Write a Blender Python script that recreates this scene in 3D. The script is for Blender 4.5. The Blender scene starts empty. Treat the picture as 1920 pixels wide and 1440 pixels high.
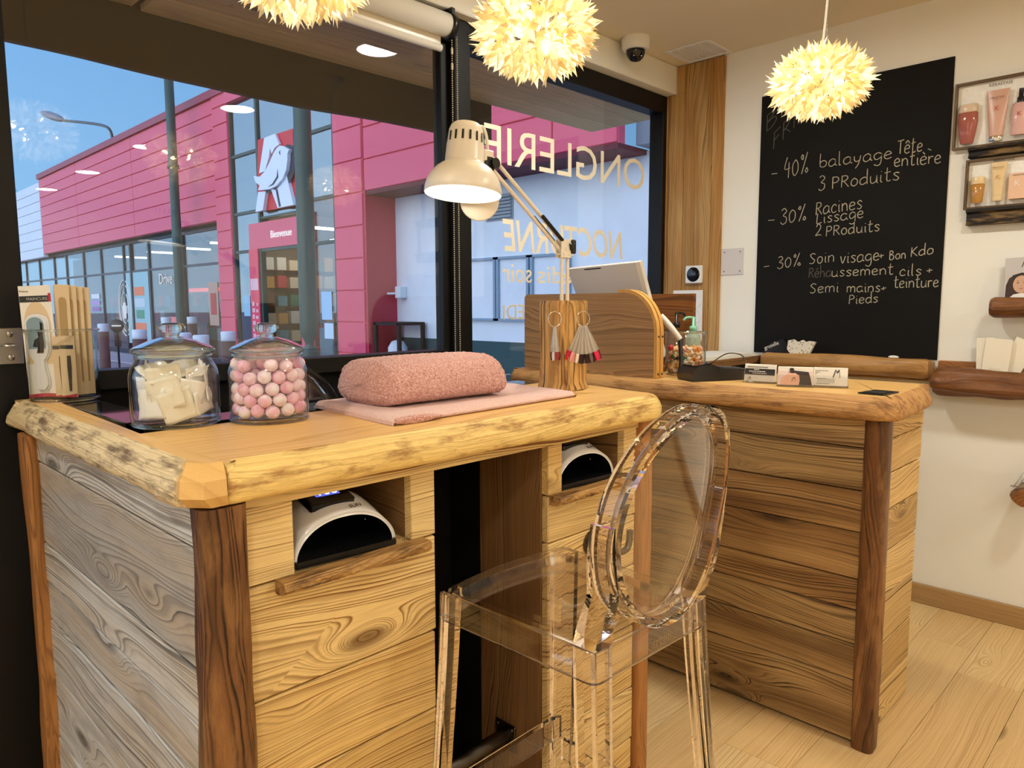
import bpy, math, random
from math import sin, cos, pi, radians
from mathutils import Vector, Matrix, noise

# ---------------------------------------------------------------- camera, world, exposure
sc = bpy.context.scene
COL = sc.collection
cam_d = bpy.data.cameras.new('camera'); cam = bpy.data.objects.new('camera', cam_d); COL.objects.link(cam)
sc.camera = cam
cam_d.sensor_width = 36.0; cam_d.lens = 1362.0 / 1920.0 * 36.0
cam_d.clip_start = 0.02; cam_d.clip_end = 400
_y, _p, _r = radians(44.405), radians(6.197), radians(-0.19)
_f = Vector((cos(_p)*cos(_y), cos(_p)*sin(_y), -sin(_p)))
_rt = Vector((sin(_y), -cos(_y), 0)); _up = _rt.cross(_f)
_r2 = cos(_r)*_rt + sin(_r)*_up; _u2 = -sin(_r)*_rt + cos(_r)*_up
cam.matrix_world = Matrix(((_r2.x, _u2.x, -_f.x, 0), (_r2.y, _u2.y, -_f.y, 0), (_r2.z, _u2.z, -_f.z, 1.30), (0, 0, 0, 1)))

sc.view_settings.view_transform = 'Standard'
sc.view_settings.look = 'None'
sc.view_settings.gamma = 1.0
sc.view_settings.use_curve_mapping = False
sc.view_settings.exposure = 0.0
sc.cycles.max_bounces = 12
sc.cycles.diffuse_bounces = 4
sc.cycles.glossy_bounces = 4
sc.cycles.transmission_bounces = 10
sc.cycles.transparent_max_bounces = 24
sc.cycles.sample_clamp_indirect = 6.0

SKY = 1.05          # brightness of the dusk sky
LAMP = 158.0         # brightness of the ceiling downlights
PEND = 1.0          # brightness of the pendant clusters

def S(r, g, b):
    f = lambda v: (v/255/12.92) if v/255 <= .04045 else ((v/255+.055)/1.055)**2.4
    return (f(r), f(g), f(b), 1.0)

class NT:
    """small node-tree writer"""
    def __init__(s, tree): s.t = tree
    def n(s, typ, **kw):
        nd = s.t.nodes.new(typ)
        for k, v in kw.items():
            if k.startswith('_'): setattr(nd, k[1:], v)
            else:
                key = int(k[1:]) if k[0] == 'i' and k[1:].isdigit() else k.replace('__', ' ')
                sock = nd.inputs[key]
                if isinstance(v, bpy.types.NodeSocket): s.t.links.new(v, sock)
                else: sock.default_value = v
        return nd
    def m(s, op, a, b=0.0, c=None, clamp=False):
        nd = s.n('ShaderNodeMath', _operation=op, i0=a, i1=b)
        if c is not None:
            if isinstance(c, bpy.types.NodeSocket): s.t.links.new(c, nd.inputs[2])
            else: nd.inputs[2].default_value = c
        nd.use_clamp = clamp
        return nd.outputs[0]
    def mix(s, f, a, b, mode='MIX'):
        nd = s.t.nodes.new('ShaderNodeMix'); nd.data_type = 'RGBA'; nd.blend_type = mode
        for sk, v in ((nd.inputs[0], f), (nd.inputs[6], a), (nd.inputs[7], b)):
            if isinstance(v, bpy.types.NodeSocket): s.t.links.new(v, sk)
            else: sk.default_value = v
        return nd.outputs[2]
    def ramp(s, f, stops):
        nd = s.n('ShaderNodeValToRGB', Fac=f); e = nd.color_ramp.elements
        while len(e) < len(stops): e.new(.5)
        for i, (p, c) in enumerate(stops):
            e[i].position = p; e[i].color = c if isinstance(c, tuple) else (c, c, c, 1)
        return nd.outputs[0]
    def vec(s, op, a, b):
        nd = s.t.nodes.new('ShaderNodeVectorMath'); nd.operation = op
        for sk, v in ((nd.inputs[0], a), (nd.inputs[1], b)):
            if isinstance(v, bpy.types.NodeSocket): s.t.links.new(v, sk)
            else: sk.default_value = v
        return nd.outputs[0]
    def schlick(s, f0=.04, k=1.0):
        fc = s.n('ShaderNodeLayerWeight', Blend=.5).outputs['Facing']
        return s.m('MULTIPLY', s.m('MULTIPLY_ADD', s.m('POWER', fc, 5.0), 1-f0, f0), k, clamp=True)
    def noise(s, v, scale, detail=2, rough=.5):
        return s.n('ShaderNodeTexNoise', Vector=v, Scale=scale, Detail=detail, Roughness=rough).outputs[0]

# world: clear dusk sky, paler towards the horizon and brighter on the sunset side
w = bpy.data.worlds.new('dusk_sky'); sc.world = w; w.use_nodes = True
T = NT(w.node_tree); w.node_tree.nodes.clear()
tc = T.n('ShaderNodeTexCoord')
sep = T.n('ShaderNodeSeparateXYZ', Vector=tc.outputs['Generated'])
grad = T.ramp(sep.outputs[2], [(0.0, S(158, 212, 255)), (0.12, S(140, 202, 255)), (0.3, S(122, 188, 250)), (0.8, S(84, 146, 230))])
side = T.m('MULTIPLY_ADD', sep.outputs[0], -0.35, 1.0)
west = T.m('POWER', T.m('MAXIMUM', T.m('MULTIPLY', sep.outputs[0], -1.0), 0.0), 1.5)
grad = T.mix(T.m('MULTIPLY', west, .8, clamp=True), grad, (.95, .95, 1.0, 1))
st = T.m('MULTIPLY', T.m('MULTIPLY_ADD', west, 1.5, side), SKY)
bg = T.n('ShaderNodeBackground', Color=grad, Strength=st)
T.t.links.new(bg.outputs[0], T.n('ShaderNodeOutputWorld').inputs[0])

# ---------------------------------------------------------------- materials
MATS = {}
def new_mat(name):
    m = bpy.data.materials.new(name); m.use_nodes = True; m.node_tree.nodes.clear()
    MATS[name] = m
    return m, NT(m.node_tree)
def out(t, sh): t.t.links.new(sh, t.n('ShaderNodeOutputMaterial').inputs[0])

def plain(name, col, rough=.5, metal=0.0, bump=0.0, bscale=200.0, var=0.0, vscale=8.0, emit=0.0, spec=.5, sheen=0.0, trans=0.0):
    m, t = new_mat(name)
    c = col
    co = t.n('ShaderNodeTexCoord').outputs['Object']
    if var:
        nz = t.noise(co, vscale, 4, .6)
        c = t.mix(t.ramp(nz, [(.3, 0.0), (.7, 1.0)]), tuple(x*(1-var) for x in col[:3]) + (1,), tuple(min(1, x*(1+var*.6)) for x in col[:3]) + (1,))
    p = t.n('ShaderNodeBsdfPrincipled', Base__Color=c, Roughness=rough, Metallic=metal)
    p.inputs['Specular IOR Level'].default_value = spec
    if sheen: p.inputs['Sheen Weight'].default_value = sheen
    if trans: p.inputs['Transmission Weight'].default_value = trans
    if emit:
        p.inputs['Emission Color'].default_value = col; p.inputs['Emission Strength'].default_value = emit
    if bump:
        b = t.n('ShaderNodeBump', Height=t.noise(co, bscale, 3, .6), Strength=bump, Distance=.002)
        t.t.links.new(b.outputs[0], p.inputs['Normal'])
    out(t, p.outputs[0])
    return m

def wood(name, light, dark, knotc=None, freq=110.0, warp=.02, knots=.5, contrast=1.0, rough=.55, tint=None, tintf=.5,
         alt=None, wear=None, wearf=0.0, bump=.35, ku=1.1, kv=7.0, streak=.5, swell=.045, plankvar=.35):
    """plank wood: growth-ring contours that run along the grain, swell into cathedral arches and flow round knots;
    the grain coordinates and a number per plank come with the mesh"""
    m, t = new_mat(name)
    gc = t.n('ShaderNodeAttribute', _attribute_name='gc').outputs['Vector']
    sd = t.n('ShaderNodeAttribute', _attribute_name='seed').outputs['Fac']
    off = t.n('ShaderNodeCombineXYZ', X=t.m('MULTIPLY', sd, 7.31), Y=t.m('MULTIPLY', sd, 3.77), Z=t.m('MULTIPLY', sd, 1.93)).outputs[0]
    P = t.vec('ADD', gc, off)
    q = t.n('ShaderNodeSeparateXYZ', Vector=P)
    v = t.m('MULTIPLY_ADD', q.outputs[2], .6, q.outputs[1])
    n0 = t.noise(t.vec('MULTIPLY', P, (1.1, 4.2, 4.2)), 1.0, 1, .5)            # broad swells: cathedral figure
    n1 = t.noise(t.vec('MULTIPLY', P, (2.4, 14.0, 14.0)), 1.0, 2, .5)
    n2 = t.noise(t.vec('MULTIPLY', P, (9.0, 60.0, 60.0)), 1.0, 2, .5)
    vo = t.n('ShaderNodeTexVoronoi', Vector=t.vec('MULTIPLY', P, (ku*2, kv, kv)), Scale=1.0, Randomness=.9)
    kd = vo.outputs['Distance']
    kr = t.n('ShaderNodeSeparateColor', Color=vo.outputs['Color']).outputs[0]
    has = t.ramp(kr, [(max(0, 1-knots-.02), 0.0), (min(1, 1-knots+.02), 1.0)])
    bumpk = t.m('MULTIPLY', t.m('EXPONENT', t.m('MULTIPLY', t.m('MULTIPLY', kd, kd), -22.0)), has)
    h = t.m('ADD', t.m('MULTIPLY_ADD', t.m('SUBTRACT', n0, .5), swell*4, v), t.m('MULTIPLY', t.m('SUBTRACT', n1, .5), warp*2))
    h = t.m('ADD', h, t.m('MULTIPLY_ADD', bumpk, .085, t.m('MULTIPLY', t.m('SUBTRACT', n2, .5), .12/freq)))
    hv = t.m('MULTIPLY', h, freq)
    hv = t.m('MULTIPLY_ADD', t.n('ShaderNodeTexNoise', _noise_dimensions='1D', W=t.m('ADD', t.m('MULTIPLY', hv, .33), t.m('MULTIPLY', sd, 5.0)), Scale=1.0, Detail=1.0).outputs[0], 3.2, hv)
    ring = t.m('FRACT', hv)
    each = t.n('ShaderNodeTexWhiteNoise', _noise_dimensions='1D', W=t.m('ADD', t.m('FLOOR', hv), t.m('MULTIPLY', sd, 3.0))).outputs[0]
    late = t.ramp(ring, [(0.0, .35), (.07, .02), (.40, .08), (.66, .42), (.84, 1.0), (.94, .95), (1.0, .35)])
    late = t.m('MULTIPLY', late, t.m('MULTIPLY_ADD', t.m('POWER', each, .7), .85, .15))
    # rings come and go in strength
    n3 = t.noise(t.vec('MULTIPLY', P, (1.7, 11.0, 11.0)), 1.0, 2, .5)
    late = t.m('MULTIPLY', late, t.ramp(n3, [(.28, .45), (.58, 1.15)]))
    fib = t.noise(t.vec('MULTIPLY', P, (11.0, 520.0, 520.0)), 1.0, 2, .6)
    big = t.noise(t.vec('MULTIPLY', P, (1.5, 12.0, 12.0)), 1.0, 3, .55)
    rnd = t.n('ShaderNodeTexWhiteNoise', _noise_dimensions='1D', W=sd).outputs[0]
    base = light
    if alt: base = t.mix(t.ramp(t.m('ADD', t.m('MULTIPLY', rnd, .75), t.m('MULTIPLY', big, .4)), [(.3, 0.0), (.85, 1.0)]), light, alt)
    if tint: base = t.mix(t.m('MULTIPLY', t.ramp(big, [(.42, 0.0), (.62, 1.0)]), tintf), base, tint)
    col = t.mix(t.m('MULTIPLY', late, contrast), base, dark)
    rnd2 = t.n('ShaderNodeTexWhiteNoise', _noise_dimensions='1D', W=t.m('ADD', sd, 3.3)).outputs[0]
    fm = t.m('MULTIPLY', t.m('MULTIPLY_ADD', fib, streak, 1-streak*.5), t.m('MULTIPLY_ADD', rnd2, plankvar, 1-plankvar*.5))
    fmc = t.n('ShaderNodeCombineColor', Red=fm, Green=fm, Blue=fm).outputs[0]
    col = t.mix(1.0, col, fmc, 'MULTIPLY')
    kc = knotc or tuple(x*.5 for x in dark[:3]) + (1,)
    kmask = t.m('MULTIPLY', t.ramp(kd, [(.07, 1.0), (.16, 0.0)]), has)
    col = t.mix(t.m('MULTIPLY', kmask, .75), col, kc)
    if wear:
        wn = t.noise(t.vec('MULTIPLY', P, (7.0, 30.0, 30.0)), 1.0, 5, .65)
        col = t.mix(t.m('MULTIPLY', t.ramp(wn, [(.49, 0.0), (.63, 1.0)]), wearf), col, wear)
    rg = t.m('MULTIPLY_ADD', late, .12, rough)
    p = t.n('ShaderNodeBsdfPrincipled', Base__Color=col, Roughness=rg)
    p.inputs['Specular IOR Level'].default_value = .35
    if bump:
        hh = t.m('ADD', t.m('MULTIPLY', late, .7), t.m('MULTIPLY', fib, .5))
        b = t.n('ShaderNodeBump', Height=hh, Strength=bump, Distance=.0016)
        t.t.links.new(b.outputs[0], p.inputs['Normal'])
    out(t, p.outputs[0])
    return m

def thin_glass(name, tint=(1, 1, 1, 1), edge=(.62, .7, .68, 1), epow=3.0, refl=1.0, rough=0.0):
    m, t = new_mat(name)
    lw = t.n('ShaderNodeLayerWeight', Blend=.5).outputs['Facing']
    tr = t.n('ShaderNodeBsdfTransparent', Color=t.mix(t.m('POWER', lw, epow), tint, edge))
    gl = t.n('ShaderNodeBsdfGlossy', Roughness=rough, Color=(1, 1, 1, 1))
    fr = t.schlick(.045, refl)
    mx = t.n('ShaderNodeMixShader', i0=fr, i1=tr.outputs[0], i2=gl.outputs[0])
    out(t, mx.outputs[0])
    return m
def solid_glass(name, col, ior=1.48, mixt=0.0):
    m, t = new_mat(name)
    g = t.n('ShaderNodeBsdfGlass', Color=col, IOR=ior, Roughness=0.0)
    sh = g.outputs[0]
    if mixt:
        tr = t.n('ShaderNodeBsdfTransparent', Color=col)
        sh = t.n('ShaderNodeMixShader', i0=mixt, i1=sh, i2=tr.outputs[0]).outputs[0]
    out(t, sh)
    return m
def glow(name, col, strength):
    m, t = new_mat(name)
    out(t, t.n('ShaderNodeEmission', Color=col, Strength=strength).outputs[0])
    return m

M = {}
M['wall'] = plain('wall_paint', S(242, 239, 228), .75, bump=.12, bscale=160, var=.03, vscale=2)
M['ceil'] = plain('ceiling_paint', S(232, 218, 188), .8, bump=.08, bscale=200)
M['black_metal'] = plain('black_powder_coat', S(11, 10, 9), .5, spec=.3)
M['black_panel'] = plain('black_panel', S(9, 8, 7), .7, spec=.2)
M['black_gloss'] = plain('black_gloss', S(12, 12, 13), .08)
M['black_plastic'] = plain('black_plastic', S(18, 18, 19), .3)
M['white_plastic'] = plain('white_plastic', S(235, 233, 228), .35)
M['white_gloss'] = plain('white_gloss', S(238, 236, 232), .15)
M['cream_metal'] = plain('cream_enamel', S(238, 230, 214), .32)
M['steel'] = plain('brushed_steel', S(170, 165, 158), .3, metal=1.0)
M['chrome'] = plain('chrome', S(230, 230, 228), .06, metal=1.0)
M['gun'] = plain('gun_metal_pipe', S(96, 90, 82), .35, metal=1.0, var=.25, vscale=30)
M['board'] = plain('chalkboard', S(15, 13, 10), .8, var=.3, vscale=3, spec=.25)
M['chalk'] = plain('chalk', S(184, 174, 148), .9)
M['chalk_dim'] = plain('chalk_faded', S(92, 86, 76), .9)
M['paper'] = plain('paper', S(240, 236, 226), .7)
M['glass'] = thin_glass('window_glass', (.97, .98, .98, 1), (.85, .88, .88, 1), refl=.95)
M['jar'] = thin_glass('jar_glass', (.985, .99, .988, 1), (.50, .58, .55, 1), 4.5, refl=1.1)
M['lid'] = thin_glass('lid_thin_glass', (.98, .99, .985, 1), (.86, .88, .85, 1), 3.0, refl=3.2)
M['acrylic'] = thin_glass('clear_acrylic', (.97, .97, .97, 1), (.6, .62, .64, 1), 3.0)
M['clear_plastic'] = thin_glass('clear_nail_plastic', (.96, .95, .93, 1), (.78, .77, .74, 1), 2.0, refl=1.6)
_m, _t = new_mat('frosted_nail_plastic')
_a = _t.n('ShaderNodeBsdfTransparent', Color=(.97, .96, .95, 1)); _b = _t.n('ShaderNodeBsdfDiffuse', Color=S(240, 234, 220)); _g = _t.n('ShaderNodeBsdfGlossy', Roughness=.1)
_x = _t.n('ShaderNodeMixShader', i0=.20, i1=_a.outputs[0], i2=_b.outputs[0]); out(_t, _t.n('ShaderNodeMixShader', i0=_t.schlick(.05), i1=_x.outputs[0], i2=_g.outputs[0]).outputs[0])
M['nail'] = _m
M['knob_glass'] = solid_glass('lid_glass', (.95, .98, .96, 1), 1.5, .15)
M['ghost_thin'] = thin_glass('clear_polycarbonate_sheet', (.985, .98, .985, 1), (.66, .62, .70, 1), 3.0, refl=1.5)
_m, _t = new_mat('clear_polycarbonate_edge')
_a = _t.n('ShaderNodeBsdfTransparent', Color=(.80, .76, .84, 1)); _g = _t.n('ShaderNodeBsdfGlossy', Roughness=.08)
out(_t, _t.n('ShaderNodeMixShader', i0=_t.schlick(.22, 1.4), i1=_a.outputs[0], i2=_g.outputs[0]).outputs[0]); M['ghost_edge'] = _m
M['ghost'] = solid_glass('clear_polycarbonate', (.996, .988, .995, 1), 1.33, .0)
M['lamp_white'] = glow('downlight_diffuser', (1.0, .985, .90, 1), LAMP)
M['bulb'] = glow('pendant_bulb', (1.0, .82, .50, 1), 24*PEND)
M['desk_bulb'] = glow('desk_bulb', (1.0, .90, .74, 1), 7)

# woods
M['front'] = wood('honey_pine_planks', S(240, 210, 146), S(140, 92, 38), freq=150, warp=.014, knots=.5, contrast=.95, alt=S(228, 190, 118), wear=S(120, 80, 40), wearf=.10, streak=.45, plankvar=.15)
M['side'] = wood('grey_weathered_planks', S(208, 206, 200), S(100, 94, 88), knotc=S(70, 62, 56), freq=110, warp=.018, knots=.65, contrast=1.0, alt=S(168, 162, 154), tint=S(190, 170, 142), tintf=.6, wear=S(96, 84, 72), wearf=.22, streak=.4)
M['recep'] = wood('brown_weathered_planks', S(196, 160, 106), S(58, 34, 14), freq=105, warp=.02, knots=.7, contrast=1.0, alt=S(156, 116, 68), tint=S(112, 78, 42), tintf=.65, streak=.5, kv=8, plankvar=.5)
M['recep_end'] = wood('pale_weathered_planks', S(222, 188, 126), S(104, 72, 34), freq=160, warp=.018, knots=.4, contrast=.95, alt=S(204, 166, 104), streak=.45)
M['slab'] = wood('oiled_slab_top', S(226, 182, 112), S(192, 142, 78), freq=45, warp=.02, knots=.08, contrast=.5, rough=.36, bump=.06, streak=.25, plankvar=.1)
M['slab_edge'] = wood('live_edge', S(238, 204, 126), S(176, 128, 60), freq=140, warp=.01, knots=.05, contrast=.45, wear=S(150, 98, 44), wearf=.85, streak=.6, bump=.9, swell=.02, plankvar=.1)
M['slab_edge_bark'] = wood('live_edge_with_bark', S(232, 210, 164), S(180, 146, 100), freq=140, warp=.01, knots=.05, contrast=.4, wear=S(116, 90, 66), wearf=.95, streak=.6, bump=.9, swell=.02, plankvar=.1)
M['slab_edge_brown'] = wood('brown_live_edge', S(214, 168, 104), S(150, 100, 52), freq=140, warp=.012, knots=.05, contrast=.6, alt=S(196, 146, 86), wear=S(122, 78, 40), wearf=.85, streak=.6, bump=.9, swell=.02, plankvar=.1)
M['bark'] = wood('bark_strip', S(196, 152, 92), S(110, 74, 40), freq=120, warp=.03, knots=.1, contrast=.5, wear=S(78, 50, 28), wearf=.9, streak=.6, bump=1.0, plankvar=.1)
M['post'] = wood('dark_split_log', S(150, 100, 58), S(36, 22, 12), freq=80, warp=.025, knots=.4, contrast=1.0, alt=S(104, 66, 36), tint=S(84, 54, 32), tintf=.7, wear=S(186, 136, 84), wearf=.3, rough=.36, streak=.5, bump=.7, kv=11, swell=.03, plankvar=.1)
M['post_light'] = wood('brown_edge_log', S(170, 116, 64), S(100, 60, 30), freq=130, warp=.02, knots=.2, contrast=.8, rough=.42, bump=.6, swell=.02)
M['log'] = wood('peeled_log', S(206, 160, 100), S(128, 88, 46), freq=90, warp=.02, knots=.3, contrast=.6, alt=S(190, 142, 84), rough=.38, bump=.4, wear=S(120, 78, 40), wearf=.55, swell=.03, kv=9)
M['log_dark'] = wood('dark_peeled_log', S(158, 104, 58), S(84, 50, 24), freq=80, warp=.03, knots=.4, contrast=.8, alt=S(128, 80, 42), rough=.38, bump=.6, wear=S(74, 42, 20), wearf=.6, swell=.03, kv=9, streak=.5)
M['stump'] = wood('stripped_stump', S(230, 180, 108), S(74, 42, 16), freq=120, warp=.016, knots=.1, contrast=1.0, wear=S(132, 80, 34), wearf=.75, bump=1.0, rough=.42, swell=.015)
M['pillar'] = wood('old_spruce_boards', S(190, 142, 74), S(92, 58, 24), freq=95, warp=.012, knots=.25, contrast=.75, alt=S(172, 122, 62), tint=S(206, 168, 108), tintf=.7, streak=.45)
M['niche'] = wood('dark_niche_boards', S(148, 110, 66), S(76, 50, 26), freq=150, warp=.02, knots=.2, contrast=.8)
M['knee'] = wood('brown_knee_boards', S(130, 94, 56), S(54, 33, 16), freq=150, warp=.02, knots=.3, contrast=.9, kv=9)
M['binbox'] = wood('brown_bin_boards', S(206, 164, 112), S(96, 66, 36), freq=110, warp=.015, knots=.3, contrast=.75, alt=S(190, 146, 94))
M['bindark'] = wood('amber_dark_boards', S(140, 86, 36), S(70, 38, 12), freq=90, warp=.02, knots=.3, contrast=.9)
M['bentwood'] = wood('bent_ash_strip', S(230, 176, 96), S(190, 132, 60), freq=120, warp=.01, knots=0.02, contrast=.5)
M['floor'] = wood('oak_laminate', S(228, 196, 142), S(170, 128, 76), knotc=S(104, 72, 40), freq=130, warp=.012, knots=.16, contrast=.65, swell=.022, alt=S(214, 178, 122), rough=.4, bump=.06, streak=.3, plankvar=.2)
M['skirt'] = wood('skirting_wood', S(176, 140, 92), S(110, 78, 44), freq=150, warp=.02, knots=.2, contrast=.7)
M['soffit'] = wood('soffit_boards', S(222, 180, 124), S(150, 108, 66), freq=90, warp=.015, knots=.2, contrast=.7)

# ---------------------------------------------------------------- mesh writer
class MB:
    def __init__(s, ax=(0, 1, 2), seed=0.0, mat=0):
        s.v = []; s.f = []; s.m = []; s.s = []; s.g = []; s.d = []
        s.ax = ax; s.seed = seed; s.mat = mat; s.T = None
    def add(s, vs, fs, mat=None, smooth=False, ax=None, seed=None):
        ax = ax or s.ax; seed = s.seed if seed is None else seed; mat = s.mat if mat is None else mat
        o = len(s.v)
        vs = [Vector(p) for p in vs]
        for p in vs: s.v.append((s.T @ p) if s.T else p)
        for f in fs:
            s.f.append([o+i for i in f]); s.m.append(mat); s.s.append(smooth); s.d.append(seed)
            s.g.append([(vs[i][ax[0]], vs[i][ax[1]], vs[i][ax[2]]) for i in f])
        return s
    def box(s, x0, x1, y0, y1, z0, z1, b=0.0, **k):
        x0, x1 = min(x0, x1), max(x0, x1); y0, y1 = min(y0, y1), max(y0, y1); z0, z1 = min(z0, z1), max(z0, z1)
        if b <= 0:
            vs = [(x, y, z) for z in (z0, z1) for y in (y0, y1) for x in (x0, x1)]
            return s.add(vs, [(0, 2, 3, 1), (4, 5, 7, 6), (0, 1, 5, 4), (2, 6, 7, 3), (0, 4, 6, 2), (1, 3, 7, 5)], **k)
        vs = []; idx = {}
        L = ((x0, x1), (y0, y1), (z0, z1))
        for c in range(8):
            bits = (c & 1, c >> 1 & 1, c >> 2 & 1)
            for a in range(3):
                p = [L[i][bits[i]] + (0 if i == a else (b if bits[i] == 0 else -b)) for i in range(3)]
                idx[(bits, a)] = len(vs); vs.append(p)
        fs = []
        for a in range(3):
            u, w_ = [(1, 2), (2, 0), (0, 1)][a]
            for sd in (0, 1):
                q = []
                for bu, bw in ((0, 0), (1, 0), (1, 1), (0, 1)):
                    bits = [0, 0, 0]; bits[a] = sd; bits[u] = bu; bits[w_] = bw; q.append(idx[(tuple(bits), a)])
                fs.append(q if sd else q[::-1])
        for a in range(3):
            u, w_ = [(1, 2), (2, 0), (0, 1)][a]
            for bu in (0, 1):
                for bw in (0, 1):
                    A = [0, 0, 0]; A[u] = bu; A[w_] = bw; B = list(A); B[a] = 1; A = tuple(A); B = tuple(B)
                    q = [idx[(A, u)], idx[(B, u)], idx[(B, w_)], idx[(A, w_)]]
                    fs.append(q if (bu ^ bw) else q[::-1])
        for c in range(8):
            bits = (c & 1, c >> 1 & 1, c >> 2 & 1); q = [idx[(bits, 0)], idx[(bits, 1)], idx[(bits, 2)]]
            fs.append(q if sum(bits) % 2 else q[::-1])
        return s.add(vs, fs, **k)
    def rings(s, R, closed=True, cap0=True, cap1=True, loop=False, smooth=True, **k):
        n = len(R[0]); vs = [p for r in R for p in r]; fs = []
        m = len(R)
        for i in range(m if loop else m-1):
            a, b = i*n, ((i+1) % m)*n
            for j in range(n if closed else n-1):
                j2 = (j+1) % n
                fs.append((a+j, a+j2, b+j2, b+j))
        s.add(vs, fs, smooth=smooth, **k)
        if not loop:
            if cap0: s.add(R[0], [list(range(n))[::-1]], **k)
            if cap1: s.add(R[-1], [list(range(n))], **k)
        return s
    def tube(s, pts, r, n=8, loop=False, caps=True, smooth=True, **k):
        pts = [Vector(p) for p in pts]; m = len(pts); R = []; up = None
        for i, p in enumerate(pts):
            if loop: t = pts[(i+1) % m] - pts[i-1]
            else: t = pts[min(i+1, m-1)] - pts[max(i-1, 0)]
            t.normalize()
            if up is None:
                up = Vector((0, 0, 1)) if abs(t.z) < .9 else Vector((1, 0, 0))
            a = up - t*up.dot(t)
            if a.length < 1e-6: a = t.orthogonal()
            a.normalize(); up = a; b = t.cross(a)
            rr = r[i] if isinstance(r, (list, tuple)) else r
            R.append([p + a*(rr*cos(2*pi*j/n)) + b*(rr*sin(2*pi*j/n)) for j in range(n)])
        return s.rings(R, loop=loop, cap0=caps, cap1=caps, smooth=smooth, **k)
    def lathe(s, prof, c=(0, 0, 0), n=32, cap0=False, cap1=False, axis='z', **k):
        R = []
        for r, z in prof:
            ring = []
            for j in range(n):
                a = 2*pi*j/n; x, y = r*cos(a), r*sin(a)
                q = {'z': (x, y, z), 'x': (z, x, y), 'y': (y, z, x)}[axis]
                ring.append((c[0]+q[0], c[1]+q[1], c[2]+q[2]))
            R.append(ring)
        return s.rings(R, cap0=cap0, cap1=cap1, **k)
    def ball(s, c, r, n=16, m=10, **k):
        if not isinstance(r, (tuple, list)): r = (r, r, r)
        R = [[(c[0]+r[0]*sin(pi*i/m)*cos(2*pi*j/n), c[1]+r[1]*sin(pi*i/m)*sin(2*pi*j/n), c[2]-r[2]*cos(pi*i/m)) for j in range(n)] for i in range(1, m)]
        s.rings(R, cap0=False, cap1=False, **k)
        b = (c[0], c[1], c[2]-r[2]); t_ = (c[0], c[1], c[2]+r[2])
        s.add([b]+R[0], [(0, 1+(j+1) % n, 1+j) for j in range(n)], smooth=True, **k)
        s.add([t_]+R[-1], [(0, 1+j, 1+(j+1) % n) for j in range(n)], smooth=True, **k)
        return s
    def prism(s, outline, fn, d0, d1, smooth=False, **k):
        """outline: list of 2-D points; fn(a, b, d) gives the 3-D point"""
        n = len(outline)
        A = [fn(a, b, d0) for a, b in outline]; B = [fn(a, b, d1) for a, b in outline]
        s.add(A+B, [(i, (i+1) % n, n+(i+1) % n, n+i) for i in range(n)], smooth=smooth, **k)
        s.add(A, [list(range(n))[::-1]], **k); s.add(B, [list(range(n))], **k)
        return s
    def build(s, name, mats, parent=None, org=None, subsurf=0, fixn=True):
        me = bpy.data.meshes.new(name)
        o_ = Vector(org) if org is not None else Vector((0, 0, 0))
        if parent is not None and org is None:
            q = parent
            while q is not None: o_ += Vector(q.location); q = q.parent
        me.from_pydata([tuple(p-o_) for p in s.v], [], s.f)
        if not isinstance(mats, (list, tuple)): mats = [mats]
        for m in mats: me.materials.append(m)
        me.polygons.foreach_set('material_index', s.m)
        me.polygons.foreach_set('use_smooth', s.s)
        at = me.attributes.new('gc', 'FLOAT_VECTOR', 'CORNER')
        at.data.foreach_set('vector', [c for f in s.g for p in f for c in p])
        sd = me.attributes.new('seed', 'FLOAT', 'CORNER')
        sd.data.foreach_set('value', [d for f, d in zip(s.f, s.d) for _ in f])
        if fixn:
            import bmesh
            bm = bmesh.new(); bm.from_mesh(me); bmesh.ops.recalc_face_normals(bm, faces=bm.faces); bm.to_mesh(me); bm.free()
        o = bpy.data.objects.new(name, me); COL.objects.link(o)
        if parent is not None: o.parent = parent
        if org is not None: o.location = o_
        if subsurf:
            md = o.modifiers.new('subsurf', 'SUBSURF'); md.levels = subsurf; md.render_levels = subsurf
        return o

def tag(o, label, cat, group=None, kind=None):
    o['label'] = label; o['category'] = cat
    if group: o['group'] = group
    if kind: o['kind'] = kind
    return o
def thing(name, label, cat, loc=(0, 0, 0), group=None):
    o = bpy.data.objects.new(name, None); COL.objects.link(o); o.location = loc; o.empty_display_size = .05
    return tag(o, label, cat, group)
def struct(o): o['kind'] = 'structure'; return o
def copy_tree(o, parent=None):
    c = o.copy(); COL.objects.link(c)
    if parent is not None: c.parent = parent
    for ch in [x for x in bpy.data.objects if x.parent == o and x != c]: copy_tree(ch, c)
    return c

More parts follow.
